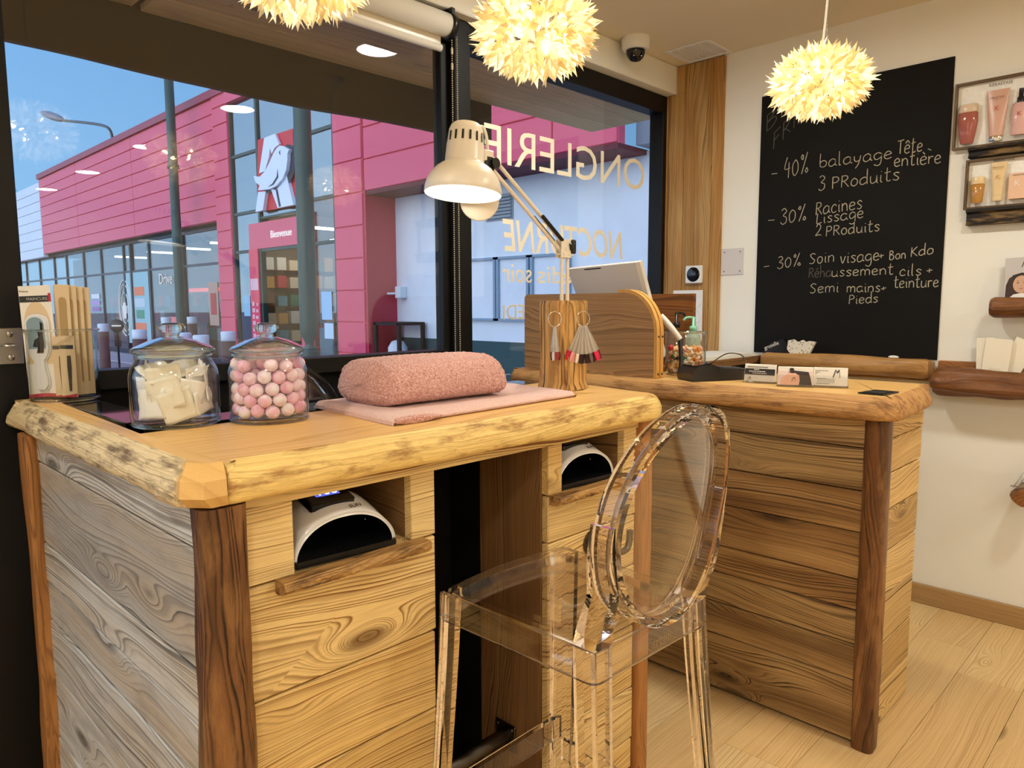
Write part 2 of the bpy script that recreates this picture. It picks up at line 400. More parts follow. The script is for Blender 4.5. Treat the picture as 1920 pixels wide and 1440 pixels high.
def text_mesh(txt, size, depth=.0005, align='LEFT', spacing=1.0, bold=0.0):
    cu = bpy.data.curves.new('lettering', 'FONT'); cu.body = txt; cu.size = size; cu.extrude = depth; cu.align_x = align
    cu.space_character = spacing; cu.offset = bold; cu.resolution_u = 3
    o = bpy.data.objects.new('lettering_source', cu); COL.objects.link(o)
    bpy.context.view_layer.update()
    me = bpy.data.meshes.new_from_object(o.evaluated_get(bpy.context.evaluated_depsgraph_get()))
    vs = [v.co.copy() for v in me.vertices]; fs = [list(p.vertices) for p in me.polygons]
    bpy.data.objects.remove(o); bpy.data.curves.remove(cu); bpy.data.meshes.remove(me)
    return vs, fs
def add_text(mb, txt, size, org, xd, yd, depth=.0005, align='LEFT', mat=0, spacing=1.0, sx=1.0, shear=0.0):
    vs, fs = text_mesh(txt, size, depth, align, spacing)
    xd = Vector(xd).normalized(); yd = Vector(yd).normalized(); zd = xd.cross(yd); o_ = Vector(org)
    mb.add([o_ + xd*((v.x+shear*v.y)*sx) + yd*v.y + zd*v.z for v in vs], fs, mat=mat)
def nz(p, f=1.0): return noise.noise(Vector(p)*f)
def cr(pts, k=4, loop=False):
    """Catmull-Rom through points"""
    pts = [Vector(p) for p in pts]; n = len(pts)
    if n < 3 and not loop: return pts
    o = []
    for i in range(n if loop else n-1):
        if loop: a, b, c, d = pts[(i-1) % n], pts[i], pts[(i+1) % n], pts[(i+2) % n]
        else: a, b, c, d = pts[max(i-1, 0)], pts[i], pts[i+1], pts[min(i+2, n-1)]
        for j in range(k):
            t = j/k
            o.append(.5*((2*b)+(c-a)*t+(2*a-5*b+4*c-d)*t*t+(3*b-a-3*c+d)*t**3))
    if not loop: o.append(pts[-1])
    return o

# ================================================================ the room
WX, GY, CZ = 3.44, 2.24, 2.535          # blackboard wall, window glass, ceiling
rnd = random.Random(7)
# floor: oak planks running along X
mb = MB(ax=(0, 1, 2))
row = 0; y = -5.2
while y < 2.2:
    x = -2.7 - rnd.random()*1.3
    while x < WX:
        L = 1.28
        a, b = max(x, -2.7), min(x+L, WX)
        if b-a > .02:
            mb.box(a+.0006, b-.0006, y+.0006, min(y+.193, 2.2)-.0006, -.012, 0, b=.0012, seed=rnd.random()*20)
        x += L
    y += .193; row += 1
struct(mb.build('floor', M['floor']))
mb = MB(); mb.box(-2.7, WX, -5.2, 2.2, -.06, -.011); struct(mb.build('floor_underlay', M['black_panel']))
mb = MB(); mb.box(-2.75, WX+.15, -5.2, 2.30, CZ, CZ+.12); struct(mb.build('ceiling', M['ceil']))
mb = MB(); mb.box(WX, WX+.14, -5.2, 2.28, -.06, CZ); struct(mb.build('wall_right', M['wall']))
mb = MB(); mb.box(-2.85, -2.7, -5.2, 2.28, -.06, CZ); struct(mb.build('wall_left', M['wall']))
mb = MB(); mb.box(-2.85, WX+.14, -5.35, -5.2, -.06, CZ); struct(mb.build('wall_back', M['wall']))
mb = MB(); mb.box(-2.7, -2.3, 2.2, 2.28, 0, 2.395); struct(mb.build('wall_front', M['wall']))
mb = MB(); mb.box(-2.7, WX, 2.143, 2.30, 2.395, CZ, b=.004); struct(mb.build('trim_1', M['wall']))    # boxed-in head above the window
# skirting along the blackboard wall
mb = MB(ax=(1, 2, 0), seed=3.1)
mb.box(WX-.018, WX, -5.1, 1.87, .0, .085, b=.003)
struct(mb.build('baseboard_right', M['skirt']))
# old boards in the corner by the window
mb = MB(ax=(2, 1, 0))
for i, (a, b) in enumerate(((2.092, 2.20), (1.93, 2.09), (1.868, 1.928))):
    mb.box(WX-.014, WX, a, b, 0, 2.394 if a > 2.0 else CZ-.006, b=.002, seed=4.3+i*2.7)
    if a > 2.0: mb.box(WX-.0141, WX, a, min(b, 2.141), 2.394, CZ-.006, seed=4.3+i*2.7)
struct(mb.build('trim_2', M['pillar']))

# ---- shop window
win = bpy.data.objects.new('window_1', None); COL.objects.link(win); win.location = (1.9, GY, 0); struct(win)
f = MB()
f.box(.455, WX-.001, 2.20, 2.285, 2.305, 2.394, b=.004)         # head
f.box(.10, 1.885, 2.20, 2.285, 1.07, 1.124, b=.003)             # sill of the left pane
f.box(2.005, WX-.001, 2.20, 2.285, .80, .86, b=.003)            # sill of the right pane
f.box(3.395, WX-.001, 2.20, 2.285, .80, 2.31, b=.003)           # right jamb
f.box(1.885, 1.925, 2.225, 2.275, 0, 2.31, b=.003)
f.box(1.922, 2.005, 2.185, 2.285, 0, 2.394, b=.004)             # mullion
f.build('window_frame', M['black_metal'], win)
g = MB(); g.box(.463, 1.886, GY, GY+.006, 1.12, 2.31); g.build('window_pane', M['glass'], win)
g = MB(); g.box(2.003, 3.396, GY, GY+.006, .855, 2.31); g.build('window_pane', M['glass'], win)
f = MB(); f.box(.10, 1.886, 2.228, 2.28, 0, 1.071); f.box(2.003, WX-.001, 2.215, 2.28, 0, .80); f.build('spandrel_panel', M['black_panel'], win)
d = bpy.data.objects.new('door_1', None); COL.objects.link(d); d.location = (.3, 2.22, 0); struct(d)
f = MB(); f.box(.10, .463, 2.195, 2.285, 0, 2.394, b=.004); f.box(.2, .204, 2.1945, 2.196, 0, 2.39); f.build('door_stile', M['black_metal'], d)
h = MB(); h.box(.385, .452, 2.187, 2.197, 1.155, 1.247, b=.002)
for zz in (1.172, 1.231): h.ball((.424, 2.1868, zz), (.008, .004, .008), 12, 8)
h.lathe([(.019, 0), (.019, .004), (.016, .006), (.014, .004), (.012, .006), (0.001, .008)], (.42, 2.187, 1.201), 20)
h2 = MB(); h2.T = None
hh = h.build('door_hinge', M['steel'], d)

d2 = bpy.data.objects.new('added_glass_door', None); COL.objects.link(d2); d2.location = (-1.1, 2.22, 0); struct(d2)  # unseen glazed door, added to let cool sky light onto the counter side
f = MB()
for a in ((-2.3, -2.2), (-1.16, -1.06), (.02, .10)): f.box(*a, 2.2, 2.28, 0, 2.394, b=.004)
f.box(-2.2, .02, 2.2, 2.28, 0, .12, b=.003); f.box(-2.2, .02, 2.2, 2.28, 2.29, 2.394, b=.003); f.build('added_door_frame', M['black_metal'], d2)
f = MB(); f.box(-2.2, -1.16, GY, GY+.006, .12, 2.29); f.box(-1.06, .02, GY, GY+.006, .12, 2.29); f.build('added_door_glass', M['glass'], d2)
# ---- words on the glass, read from outside
let = thing('window_lettering', 'cream vinyl words reversed on the right pane of the shop window', 'lettering', (2.6, GY, 1.6))
vin = plain('cream_vinyl', S(250, 240, 216), .6)
def word(txt, xr, z0, zc, xl, shear=0.0, bold=.004):
    """txt as read from outside: starts at the right (xr) and ends at xl; zc is the cap height"""
    m_ = MB(); vs, fs = text_mesh(txt, 1.0, .0, bold=bold)
    x0 = min(v.x for v in vs); x1 = max(v.x for v in vs); y1 = max(v.y for v in vs)
    sx = (xr-xl)/(x1-x0); sy = zc/y1
    m_.add([(xr-(v.x-x0)*sx-shear*v.y*sy, GY-.0012, z0+v.y*sy) for v in vs], fs)
    m_.add([(xr-(v.x-x0)*sx-shear*v.y*sy, GY-.0004, z0+v.y*sy) for v in vs], fs)
    return m_.build('word', vin, let)
word('ONGLERIE', 3.285, 1.895, .155, 2.125, bold=.0)
word('NOCTURNE', 3.10, 1.535, .135, 2.245, .12, bold=.012)
word('edis', 2.70, 1.40, .078, 2.455)
word('soir', 2.415, 1.40, .078, 2.228)
word('EDI', 2.365, 1.238, .064, 2.232)

# ---- roller blind under the boxed head
bl = thing('roller_blind', 'cream roller blind rolled up above the left window pane', 'blind', (1.2, 2.15, 2.32))
b = MB()
b.lathe([(.001, .10), (.042, .10), (.042, 1.852), (.001, 1.852)], (0, 2.150, 2.335), 28, axis='x')
b.build('roller', M['cream_metal'], bl)
b = MB(); b.box(.10, 1.845, 2.174, 2.178, 2.262, 2.335); b.build('fabric', M['cream_metal'], bl)
b = MB(); b.lathe([(.001, .10), (.014, .10), (.014, 1.845), (.001, 1.845)], (0, 2.176, 2.258), 14, axis='x'); b.build('bottom_bar', M['cream_metal'], bl)
b = MB(); b.lathe([(.001, 1.853), (.047, 1.853), (.047, 1.875), (.001, 1.875)], (0, 2.150, 2.335), 24, axis='x'); b.box(1.853, 1.873, 2.12, 2.18, 2.33, 2.394, b=.003)
b.build('bracket', M['black_plastic'], bl)
b = MB()
ch = plain('bead_chain', S(206, 190, 160), .35)
for k in range(150):
    zz = 2.30-k*.0081
    for xx in (1.872, 1.897): b.ball((xx+.0000*k, 2.142, zz), .0028, 5, 4)
for xx, zz in ((1.872, 2.245), (1.872, 2.19)): b.box(xx-.004, xx+.004, 2.138, 2.146, zz-.012, zz+.012, b=.002)
b.build('bead_chain', ch, bl)

# ---- ceiling fittings
for i, (dx, dy) in enumerate([(2.17, 1.46), (2.17, -.04), (2.17, -1.60), (2.17, -3.10), (2.17, -4.5), (-.5, 1.2), (-.5, -.4), (-.5, -1.9), (-.5, -3.4), (-2.0, -.4), (-2.0, -2.4)]):  # rows at negative x are unseen downlights, added to light the room
    dl = thing('ceiling_downlight', 'round flush white downlight in the ceiling of the room', 'downlight', (dx, dy, CZ), 'ceiling downlights')
    q = MB(); q.lathe([(.112, 0), (.112, -.006), (.098, -.010), (.098, -.003)], (dx, dy, CZ), 32); q.build('trim_ring', M['white_plastic'], dl)
    q = MB(); q.lathe([(.001, -.0045), (.098, -.0045)], (dx, dy, CZ), 32); q.build('diffuser', M['lamp_white'], dl, fixn=False)
cm = thing('dome_camera', 'white dome security camera with dark lens under the ceiling', 'camera', (2.935, 2.06, CZ))
q = MB(); q.lathe([(.064, 0), (.066, -.012), (.064, -.046), (.056, -.056), (.047, -.056)], (2.935, 2.06, CZ), 32, cap1=True); q.build('housing', M['white_plastic'], cm)
q = MB(); q.lathe([(.044, -.056), (.044, -.066), (.038, -.086), (.024, -.101), (.001, -.107)], (2.935, 2.06, CZ), 28); q.build('dome', M['black_gloss'], cm)
for a in range(6):
    q = MB(); q.ball((2.935+.036*cos(a*1.05+.4), 2.06+.036*sin(a*1.05+.4), CZ-.088), .0035, 6, 5); q.build('infrared_led', M['chrome'], cm)
vt = thing('ceiling_vent', 'square white air vent flush in the ceiling corner', 'vent', (3.295, 1.945, CZ))
q = MB()
for a in ((3.18, 3.41, 1.825, 1.84), (3.18, 3.41, 2.045, 2.06), (3.18, 3.195, 1.84, 2.045), (3.395, 3.41, 1.84, 2.045)): q.box(*a, CZ-.008, CZ, b=.002)
q.build('frame', M['white_plastic'], vt)
q = MB()
for k in range(14): q.box(3.195, 3.395, 1.842+k*.0147, 1.851+k*.0147, CZ-.005, CZ-.001)
q.build('grille', M['white_plastic'], vt)

# ================================================================ live-edge slab
def slab(outline, z0, z1, prof, seed, amp=.006, step=.03, hard=()):
    """outline ccw in plan; prof: list of (outward offset, height fraction); returns (plan rings)"""
    pts = []; n = len(outline)
    for i in range(n):
        a = Vector((*outline[i], 0)); b = Vector((*outline[(i+1) % n], 0)); L = (b-a).length; k = max(1, int(L/step))
        e = i in hard
        nrm = Vector((b.y-a.y, a.x-b.x, 0)).normalized()
        for j in range(k): pts.append((a.lerp(b, j/k), nrm, e))
    m = len(pts); nr = []
    for i in range(m):
        v = pts[i][1] + pts[i-1][1]; nr.append(v.normalized() if v.length > 1e-6 else pts[i][1])
    R = []
    for (o, hgt) in prof:
        ring = []
        for i in range(m):
            p, _, e = pts[i]; z = z0+(z1-z0)*hgt
            q = 0 if e else nz((p.x*4+seed, p.y*4, z*9), 1.0)*amp*1.6 + nz((p.x*17+seed, p.y*17, z*40), 1.0)*amp*.8 + nz((p.x*60+seed, p.y*60, z*90), 1.0)*amp*.25
            if hgt >= .999: q *= .35
            oo = (0 if e else o) + q
            ring.append(p + nr[i]*oo + Vector((0, 0, z)))
        R.append(ring)
    return R
PROF = [(-.035, 0.0), (-.010, .012), (.001, .07), (.006, .20), (.005, .42), (-.002, .66), (-.010, .83), (-.019, .945), (-.030, 1.0)]

# ================================================================ manicure counter
mc = thing('manicure_counter', 'rustic L-shaped wooden counter with live-edge top and two lamp niches, in front of the window', 'counter', (.9, 1.5, 0))
ZT = 1.065
# top along the front
mb = MB(ax=(0, 1, 2), seed=2.2)
R = slab([(.466, 1.050), (.80, 1.050), (1.15, 1.053), (1.45, 1.038), (1.60, 1.032), (1.670, 1.075), (1.685, 1.2), (1.71, 1.33), (1.63, 1.475), (.466, 1.425)], 1.0005, ZT, PROF, 1.7, step=.012, hard=(8, 9))
mb.rings(R, cap0=True, cap1=False, smooth=True, mat=1)
mb.add(R[-1], [list(range(len(R[-1])))], mat=0)
mb.build('worktop', [M['slab'], M['slab_edge']], mc, fixn=True)
# top along the left side, with a hewn nose at the corner
mb = MB(ax=(1, 0, 2), seed=5.6)
R = slab([(.408, 2.165), (.404, 1.60), (.402, 1.09), (.412, 1.075), (.465, 1.075), (.466, 1.425), (.492, 2.165)], 1.0005, ZT+.001, PROF, 9.1, step=.012, hard=(4, 5, 6))
mb.rings(R, cap0=True, cap1=False, smooth=True, mat=1)
mb.add(R[-1], [list(range(len(R[-1])))], mat=0)
mb.build('worktop', [M['slab'], M['slab_edge_bark']], mc)
# hewn corner block: chiselled facets
mb = MB(ax=(1, 0, 2), seed=5.6)
pl = [(.404, 1.12), (.396, 1.062), (.420, 1.034), (.456, 1.036), (.4655, 1.066), (.4655, 1.12)]
hx = ((.016, .012), (.0, .0), (.004, .005), (.026, .034))
R = [[(x+dx*(1 if x < .43 else (0 if x > .46 else .4)), min(y+dy, 1.12), z) for (x, y) in pl] for (dx, dy), z in zip(hx, (1.004, 1.022, 1.046, ZT+.0018))]
mb.rings(R, smooth=False); mb.build('hewn_corner', M['slab'], mc)
# dark glass strip inside the L
mb = MB(); mb.box(.4935, .575, 1.48, 2.165, 1.035, ZT-.001, b=.002); mb.box(.4935, 1.64, 1.478, 1.585, 1.035, ZT-.001, b=.002)
mb.build('glass_inlay', plain('dark_glass', S(20, 17, 18), .06), mc)
# left side panel of six weathered planks
mb = MB(ax=(1, 2, 0))
zs = [1.0, .934, .735, .640, .545, .405, .24, .10, .012]
for i in range(len(zs)-1):
    mb.box(.424+.0015*(i % 2), .444, 1.06, 2.06, zs[i+1]+.0016, zs[i]-.0016, b=.003, seed=11.3+i*3.37)
mb.build('side_panel', M['side'], mc)
# posts
def post(mb, cx, cy, rx, ry, z0, z1, seed, amp=.005, lean=0.0, n=20, pw=3.2, m=26):
    R = []
    for i in range(m+1):
        z = z0+(z1-z0)*i/m; ring = []
        for j in range(n):
            a = 2*pi*j/n; c, s_ = cos(a), sin(a)
            sx = (abs(c)**(2/pw))*(1 if c > 0 else -1); sy = (abs(s_)**(2/pw))*(1 if s_ > 0 else -1)
            w_ = 1 + amp/min(rx, ry)*(nz((z*2.2+seed, c*1.1, s_*1.1))*1.6 + nz((z*9+seed, c*2.5, s_*2.5))*.5)
            ring.append((cx+sx*rx*w_+lean*(z1-z), cy+sy*ry*w_, z))
        R.append(ring)
    mb.rings(R, smooth=True, seed=seed)
mb = MB(ax=(2, 1, 0), seed=1.2); post(mb, .458, 1.078, .038, .034, .0, 1.0, 1.2, .006); mb.build('corner_post', M['post'], mc)
mb = MB(ax=(2, 1, 0), seed=6.2); post(mb, .418, 2.03, .018, .036, .0, .998, 6.2, .006); mb.build('rear_post', M['post_light'], mc)
mb = MB(ax=(2, 1, 0), seed=8.9); post(mb, 1.622, 1.105, .024, .028, .0, .992, 8.9, .003); mb.build('right_post', M['post_light'], mc)
# front, left pedestal
mb = MB(ax=(0, 2, 1))
mb.box(.490, .594, 1.10, 1.122, .846, .9755, b=.0015, seed=21.1)
mb.box(.843, .902, 1.10, 1.122, .846, .9755, b=.0015, seed=23.6)
zs = [.8435, .645, .48, .32, .15, .012]
for i in range(5): mb.box(.490, .902-.003*(i % 2), 1.10, 1.122, zs[i+1]+.0016, zs[i]-.0016, b=.003, seed=25.2+i*4.1)
mb.build('front_panel', M['front'], mc)
mb = MB(ax=(0, 2, 1))
mb.box(1.243, 1.292, 1.10, 1.122, .857, .9755, b=.0015, seed=41.1)
mb.box(1.541, 1.597, 1.10, 1.122, .857, .9755, b=.0015, seed=43.6)
zs = [.8545, .74, .60, .43, .25, .10, .012]
for i in range(6): mb.box(1.243, 1.597-.003*(i % 2), 1.10, 1.122, zs[i+1]+.0016, zs[i]-.0016, b=.003, seed=45.2+i*4.7)
mb.build('front_panel', M['front'], mc)
# rail under the top
mb = MB(ax=(0, 2, 1), seed=51.7); mb.box(.494, 1.598, 1.094, 1.118, .976, 1.0, b=.0015); mb.build('apron', M['front'], mc)
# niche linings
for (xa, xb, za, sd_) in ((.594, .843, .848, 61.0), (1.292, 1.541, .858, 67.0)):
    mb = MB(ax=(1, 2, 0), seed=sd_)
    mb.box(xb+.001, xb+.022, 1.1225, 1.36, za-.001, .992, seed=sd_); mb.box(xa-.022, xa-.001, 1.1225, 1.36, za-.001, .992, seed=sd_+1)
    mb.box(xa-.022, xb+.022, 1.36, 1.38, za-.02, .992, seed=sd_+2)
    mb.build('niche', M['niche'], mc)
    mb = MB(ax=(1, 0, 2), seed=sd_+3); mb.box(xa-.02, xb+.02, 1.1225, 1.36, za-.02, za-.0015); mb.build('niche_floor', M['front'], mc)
# bark-edged little shelves under the niches
def bark_shelf(xa, xb, z0, z1, seed):
    mb = MB(ax=(0, 2, 1), seed=seed); n = 70; R = []
    for i in range(n+1):
        x = xa+(xb-xa)*i/n
        f_ = lambda k: nz((x*22+seed, k*1.7, 2))*.005+nz((x*90, seed, k*3.0))*.004
        R.append([(x, 1.0995, z1), (x, 1.070+f_(0)*.3, z1)]+[(x, 1.064+f_(k)+.004*(k-1.5)**2*.5, z1-.002-(z1-z0-.003)*k/4) for k in range(1, 5)]+[(x, 1.0995, z0)])
    mb.rings(R, smooth=False); return mb.build('bark_shelf', M['bark'], mc)
bark_shelf(.557, .866, .8235, .8475, 71.0); bark_shelf(1.245, 1.562, .8345, .8575, 74.0)
# knee hole
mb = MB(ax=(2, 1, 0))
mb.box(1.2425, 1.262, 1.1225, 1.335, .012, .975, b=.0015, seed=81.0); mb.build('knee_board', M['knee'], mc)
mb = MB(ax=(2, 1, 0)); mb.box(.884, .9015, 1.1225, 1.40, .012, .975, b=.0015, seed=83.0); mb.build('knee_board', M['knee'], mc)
mb = MB(); mb.box(.9, 1.26, 1.45, 1.465, .01, .993); mb.box(1.2425, 1.262, 1.336, 1.45, .012, .993); mb.box(.884, .9, 1.401, 1.45, .012, .993); mb.build('back_panel', M['black_panel'], mc)  # black sheet added at the back, standing in for the dark void
# foot rail and hook
mb = MB(); mb.tube([(.903, 1.24, .205), (1.241, 1.24, .205)], .019, 20); mb.build('foot_rail', M['gun'], mc)
mb = MB(); mb.box(1.236, 1.2424, 1.205, 1.275, .17, .24, b=.002)
for p_ in ((1.215, .18), (1.265, .18), (1.265, .23), (1.215, .23)): mb.ball((1.236, p_[0], p_[1]), .005, 8, 6)
mb.build('rail_flange', M['gun'], mc)
hk = MB()
for r0, r1, y0, y1 in ((.032, .032, 1.0995, 1.094), ):
    ra = [[(1.405+r0*cos(2*pi*j/28), y_, .706+r0*sin(2*pi*j/28)) for j in range(28)] for y_ in (y0, y1)]
    hk.rings(ra, smooth=False)
for a in range(4): hk.ball((1.405+.022*cos(a*pi/2+.5), 1.0935, .706+.022*sin(a*pi/2+.5)), .0035, 8, 6)
hk.tube(cr([(1.405, 1.095, .706), (1.405, 1.070, .706), (1.412, 1.045, .700), (1.44, 1.035, .688), (1.468, 1.035, .690), (1.478, 1.035, .71), (1.479, 1.035, .735)], 5), .0085, 12)
hk.build('hook', M['gun'], mc)

# ================================================================ reception counter
rc = thing('reception_counter', 'brown plank reception counter with thick live-edge top, in front of the blackboard wall', 'counter', (2.35, 1.35, 0))
mb = MB(ax=(1, 0, 2), seed=13.4)
R = slab([(2.100, 2.06), (2.090, 1.7), (2.094, 1.3), (2.090, .95), (2.088, .66), (2.12, .612), (2.30, .622), (2.50, .634), (2.575, .66), (2.580, 2.06)], .980, 1.045, PROF, 4.4, amp=.005, step=.012, hard=(8, 9))
mb.rings(R, smooth=True, mat=1, cap1=False); mb.add(R[-1], [list(range(len(R[-1])))], mat=0)
mb.build('worktop', [M['slab'], M['slab_edge_brown']], rc)
mb = MB(ax=(1, 2, 0))
zs = [.977, .893, .768, .646, .506, .414, .31, .20, .012]
for i in range(8): mb.box(2.146+.0015*(i % 2), 2.168, .70, 2.05, zs[i+1]+.0016, zs[i]-.0016, b=.003, seed=91.7+i*5.3)
mb.build('front_panel', M['recep'], rc)
mb = MB(ax=(0, 2, 1))
zs = [.977, .905, .80, .69, .56, .42, .27, .13, .004]
ex = [.035, .03, .012, .022, .005, .01, .0, .0]
for i in range(8): mb.box(2.20, 2.575+ex[i]*.6, .676+.0015*(i % 2), .70, zs[i+1]+.0016, zs[i]-.0016, b=.003, seed=131.2+i*4.9)
mb.build('end_panel', M['recep_end'], rc)
mb = MB(ax=(2, 1, 0), seed=3.7); post(mb, 2.168, .674, .036, .033, .0, .976, 3.7, .003); mb.build('corner_post', M['post'], rc)
mb = MB(ax=(1, 2, 0), seed=7); mb.box(2.57, 2.59, .70, 2.05, .0, .95); mb.box(2.168, 2.57, 2.03, 2.05, 0, .977); mb.build('back_panel', M['recep'], rc)

# ================================================================ clear bar stools
def rounded_quad(P, r=.02, k=5, bow=0.0):
    """four plan corners (FL, FR, BR, BL) with rounded corners; the front edge bows forward"""
    o = []
    n = 4
    for i in range(n):
        c = Vector(P[i]); a = Vector(P[i-1]); b = Vector(P[(i+1) % n])
        da = (a-c).normalized(); db = (b-c).normalized()
        for j in range(k+1):
            t = j/k; o.append(((c+da*r)*(1-t)+c*t).lerp(c*(1-t)+(c+db*r)*t, t))
        if i == 0 and bow:
            for j in (1, 2, 3, 4, 5):
                q = (c+db*r).lerp(b-db*r, j/6); o.append(q+Vector((0, bow*4*(j/6)*(1-j/6))))
    return o
def make_stool(label, org):
    """built around its own centre; the sitter faces +Y"""
    st = thing('clear_bar_stool', label, 'stool', org, 'clear bar stools')
    ox, oy = 1.06, .87
    FL, FR, BR, BL = (.877-ox, 1.062-oy), (1.254-ox, 1.064-oy), (1.218-ox, .672-oy), (.884-ox, .682-oy)
    Z = .745
    q = [Vector(p) for p in (FL, FR, BR, BL)]; cen = sum(q, Vector((0, 0)))/4
    def ring(inset, z, r=.022, dish=0.0):
        P = [p + (cen-p).normalized()*inset*1.4 for p in q]
        return [Vector((p.x, p.y, z)) for p in rounded_quad(P, r, 5, .018)]
    mb = MB()
    R = [ring(.009, Z-.058), ring(.001, Z-.058), ring(0, Z-.054), ring(0, Z-.004), ring(.002, Z-.001), ring(.006, Z), ring(.025, Z-.002), ring(.06, Z-.006)]
    Rb = [ring(.06, Z-.017), ring(.009, Z-.013)]
    allR = R + Rb
    n = len(allR[0])
    mb.rings(allR[0:3], cap0=False, cap1=False, mat=1); mb.rings(allR[2:4], cap0=False, cap1=False); mb.rings(allR[3:6], cap0=False, cap1=False, mat=1); mb.rings(allR[5:8], cap0=False, cap1=False)
    mb.add(R[-1], [list(range(n))], smooth=True)
    mb.rings([allR[0], Rb[1], Rb[0]], cap0=False, cap1=False)
    mb.add(Rb[0], [list(range(n))], smooth=True)
    mb.T = None
    def fin(b, nm, mats=None):
        b.v = [p + Vector(org) for p in b.v]
        return b.build(nm, mats or M['ghost'], st)
    fin(mb, 'seat', [M['ghost_thin'], M['ghost_edge']])
    # legs: angle section, splayed outwards
    for (c, sx, sy, spx, spy) in ((FL, 1, -1, -.030, .035), (FR, -1, -1, .030, .035), (BR, -1, 1, .045, -.055), (BL, 1, 1, -.035, -.055)):
        mb = MB(); R = []
        for k in range(7):
            t = k/6; z = (Z-.003)*(1-t); wd = .046-.010*t; th = .013-.003*t
            bx, by = c[0]+sx*.002+spx*t**1.2, c[1]+sy*.002+spy*t**1.2
            L = [(0, 0), (wd*.5, -.002), (wd, 0), (wd, th), (th*1.3, th*1.3), (th, wd), (0, wd), (-.002, wd*.5)]
            R.append([(bx+sx*a, by+sy*b_, z) for a, b_ in (L if sx*sy > 0 else L[::-1])])
        mb.rings(R, smooth=False); fin(mb, 'leg')
    # foot rails
    def at(c, spx, spy, z): t = 1-z/Z; return Vector((c[0]+spx*t**1.2, c[1]+spy*t**1.2, z))
    A = at(FL, -.03, .035, .30); B = at(FR, .03, .035, .30); C_ = at(BR, .045, -.055, .24); D = at(BL, -.035, -.055, .24)
    A2 = at(FL, -.03, .035, .24); B2 = at(FR, .03, .035, .24)
    for a, b_, dn in ((A, B, (0, -.014, 0)), (A2, D, (.014, 0, 0)), (B2, C_, (-.014, 0, 0)), (D, C_, (0, .014, 0))):
        mb = MB(); d_ = Vector(dn); u = (b_-a).normalized(); a = a+u*.02; b_ = b_-u*.02
        a = a+d_*.4; b_ = b_+d_*.4
        mb.rings([[p+Vector((0, 0, .026)), p+d_+Vector((0, 0, .026)), p+d_-Vector((0, 0, .026)), p-Vector((0, 0, .026))] for p in (a, b_)], smooth=False)
        fin(mb, 'foot_rail')
    # oval back
    yb, yt = .664-oy, .612-oy
    zb, zt = .752, 1.137; zc = (zb+zt)/2; hh = (zt-zb)/2; hw = .172; cx = 1.051-ox
    def bp(s_, t_, d_):       # s across, t up from the oval centre, d forward
        z = zc+t_; y = yb+(yt-yb)*(z-zb)/(zt-zb) + .06*(s_/hw)**2*.45
        return Vector((cx+s_, y+d_, z))
    N = 112; R = []
    for i in range(N):
        a = 2*pi*i/N; c, s_ = cos(a), sin(a); r = []
        for (e, d_) in ((0, -.019), (0, .019), (.003, .023), (.013, .023), (.016, .019), (.016, -.019), (.013, -.023), (.003, -.023)):
            r.append(bp((hw-e)*c, (hh-e)*s_, d_))
        R.append(r)
    mb = MB(); mb.rings(R, loop=True, smooth=False); back = fin(mb, 'back_rim')
    mb = MB(); K = 8; R = []
    front = [[bp((hw-.0165)*k/K*cos(2*pi*i/N), (hh-.0165)*k/K*sin(2*pi*i/N), .0025) for i in range(N)] for k in range(1, K+1)]
    rear = [[p-Vector((0, .005, 0)) for p in r] for r in front]
    mb.rings(front+rear[::-1], cap0=True, cap1=True, smooth=True); fin(mb, 'back_plate', M['ghost_thin'])
    for sg, cor in ((-1, BL), (1, BR)):
        R = []
        path = [(0.0, cor[0]-sg*.024, cor[1]+.024, .046, .046), (.030, cor[0]-sg*.023, cor[1]+.018, .040, .046), (.060, cx+sg*(hw-.024), cor[1]+.008, .032, .046), (.095, cx+sg*(hw-.014), None, .025, .045), (.135, cx+sg*(hw-.006), None, .019, .045), (.175, cx+sg*(hw-.001), None, .014, .044), (.215, cx+sg*(hw+.002), None, .008, .042)]
        for dz, x, y, wx, wy in path:
            z = Z+dz
            if y is None: y = bp(x-cx, z-zc, 0).y
            R.append([(x-wx/2, y-wy/2, z), (x+wx/2, y-wy/2, z), (x+wx/2, y+wy/2, z), (x-wx/2, y+wy/2, z)])
        # smooth the path
        R2 = [cr([Vector(r[i]) for r in R], 4) for i in range(4)]
        R = [[R2[i][k] for i in range(4)] for k in range(len(R2[0]))]
        mb = MB(); mb.rings(R, smooth=False); fin(mb, 'back_upright')
    return st
stool = make_stool('clear plastic bar stool with oval back, in front of the manicure counter', (1.06, .87, 0))
mb = MB(); add_text(mb, 'Kartell', .030, (1.005, .6688, .705), (1, -.02, 0), (0, 0, 1), .0004)
mb.build('embossed_name', M['clear_plastic'], stool)
st2 = copy_tree(stool); st2['label'] = 'clear oval-backed stool behind the manicure counter, seen past the jar of pink balls'
for ch_ in [c for c in st2.children if c.name.startswith('embossed')]: bpy.data.objects.remove(ch_)
st2.location = (1.045, 1.74, .0); st2.rotation_euler = (0, 0, pi)

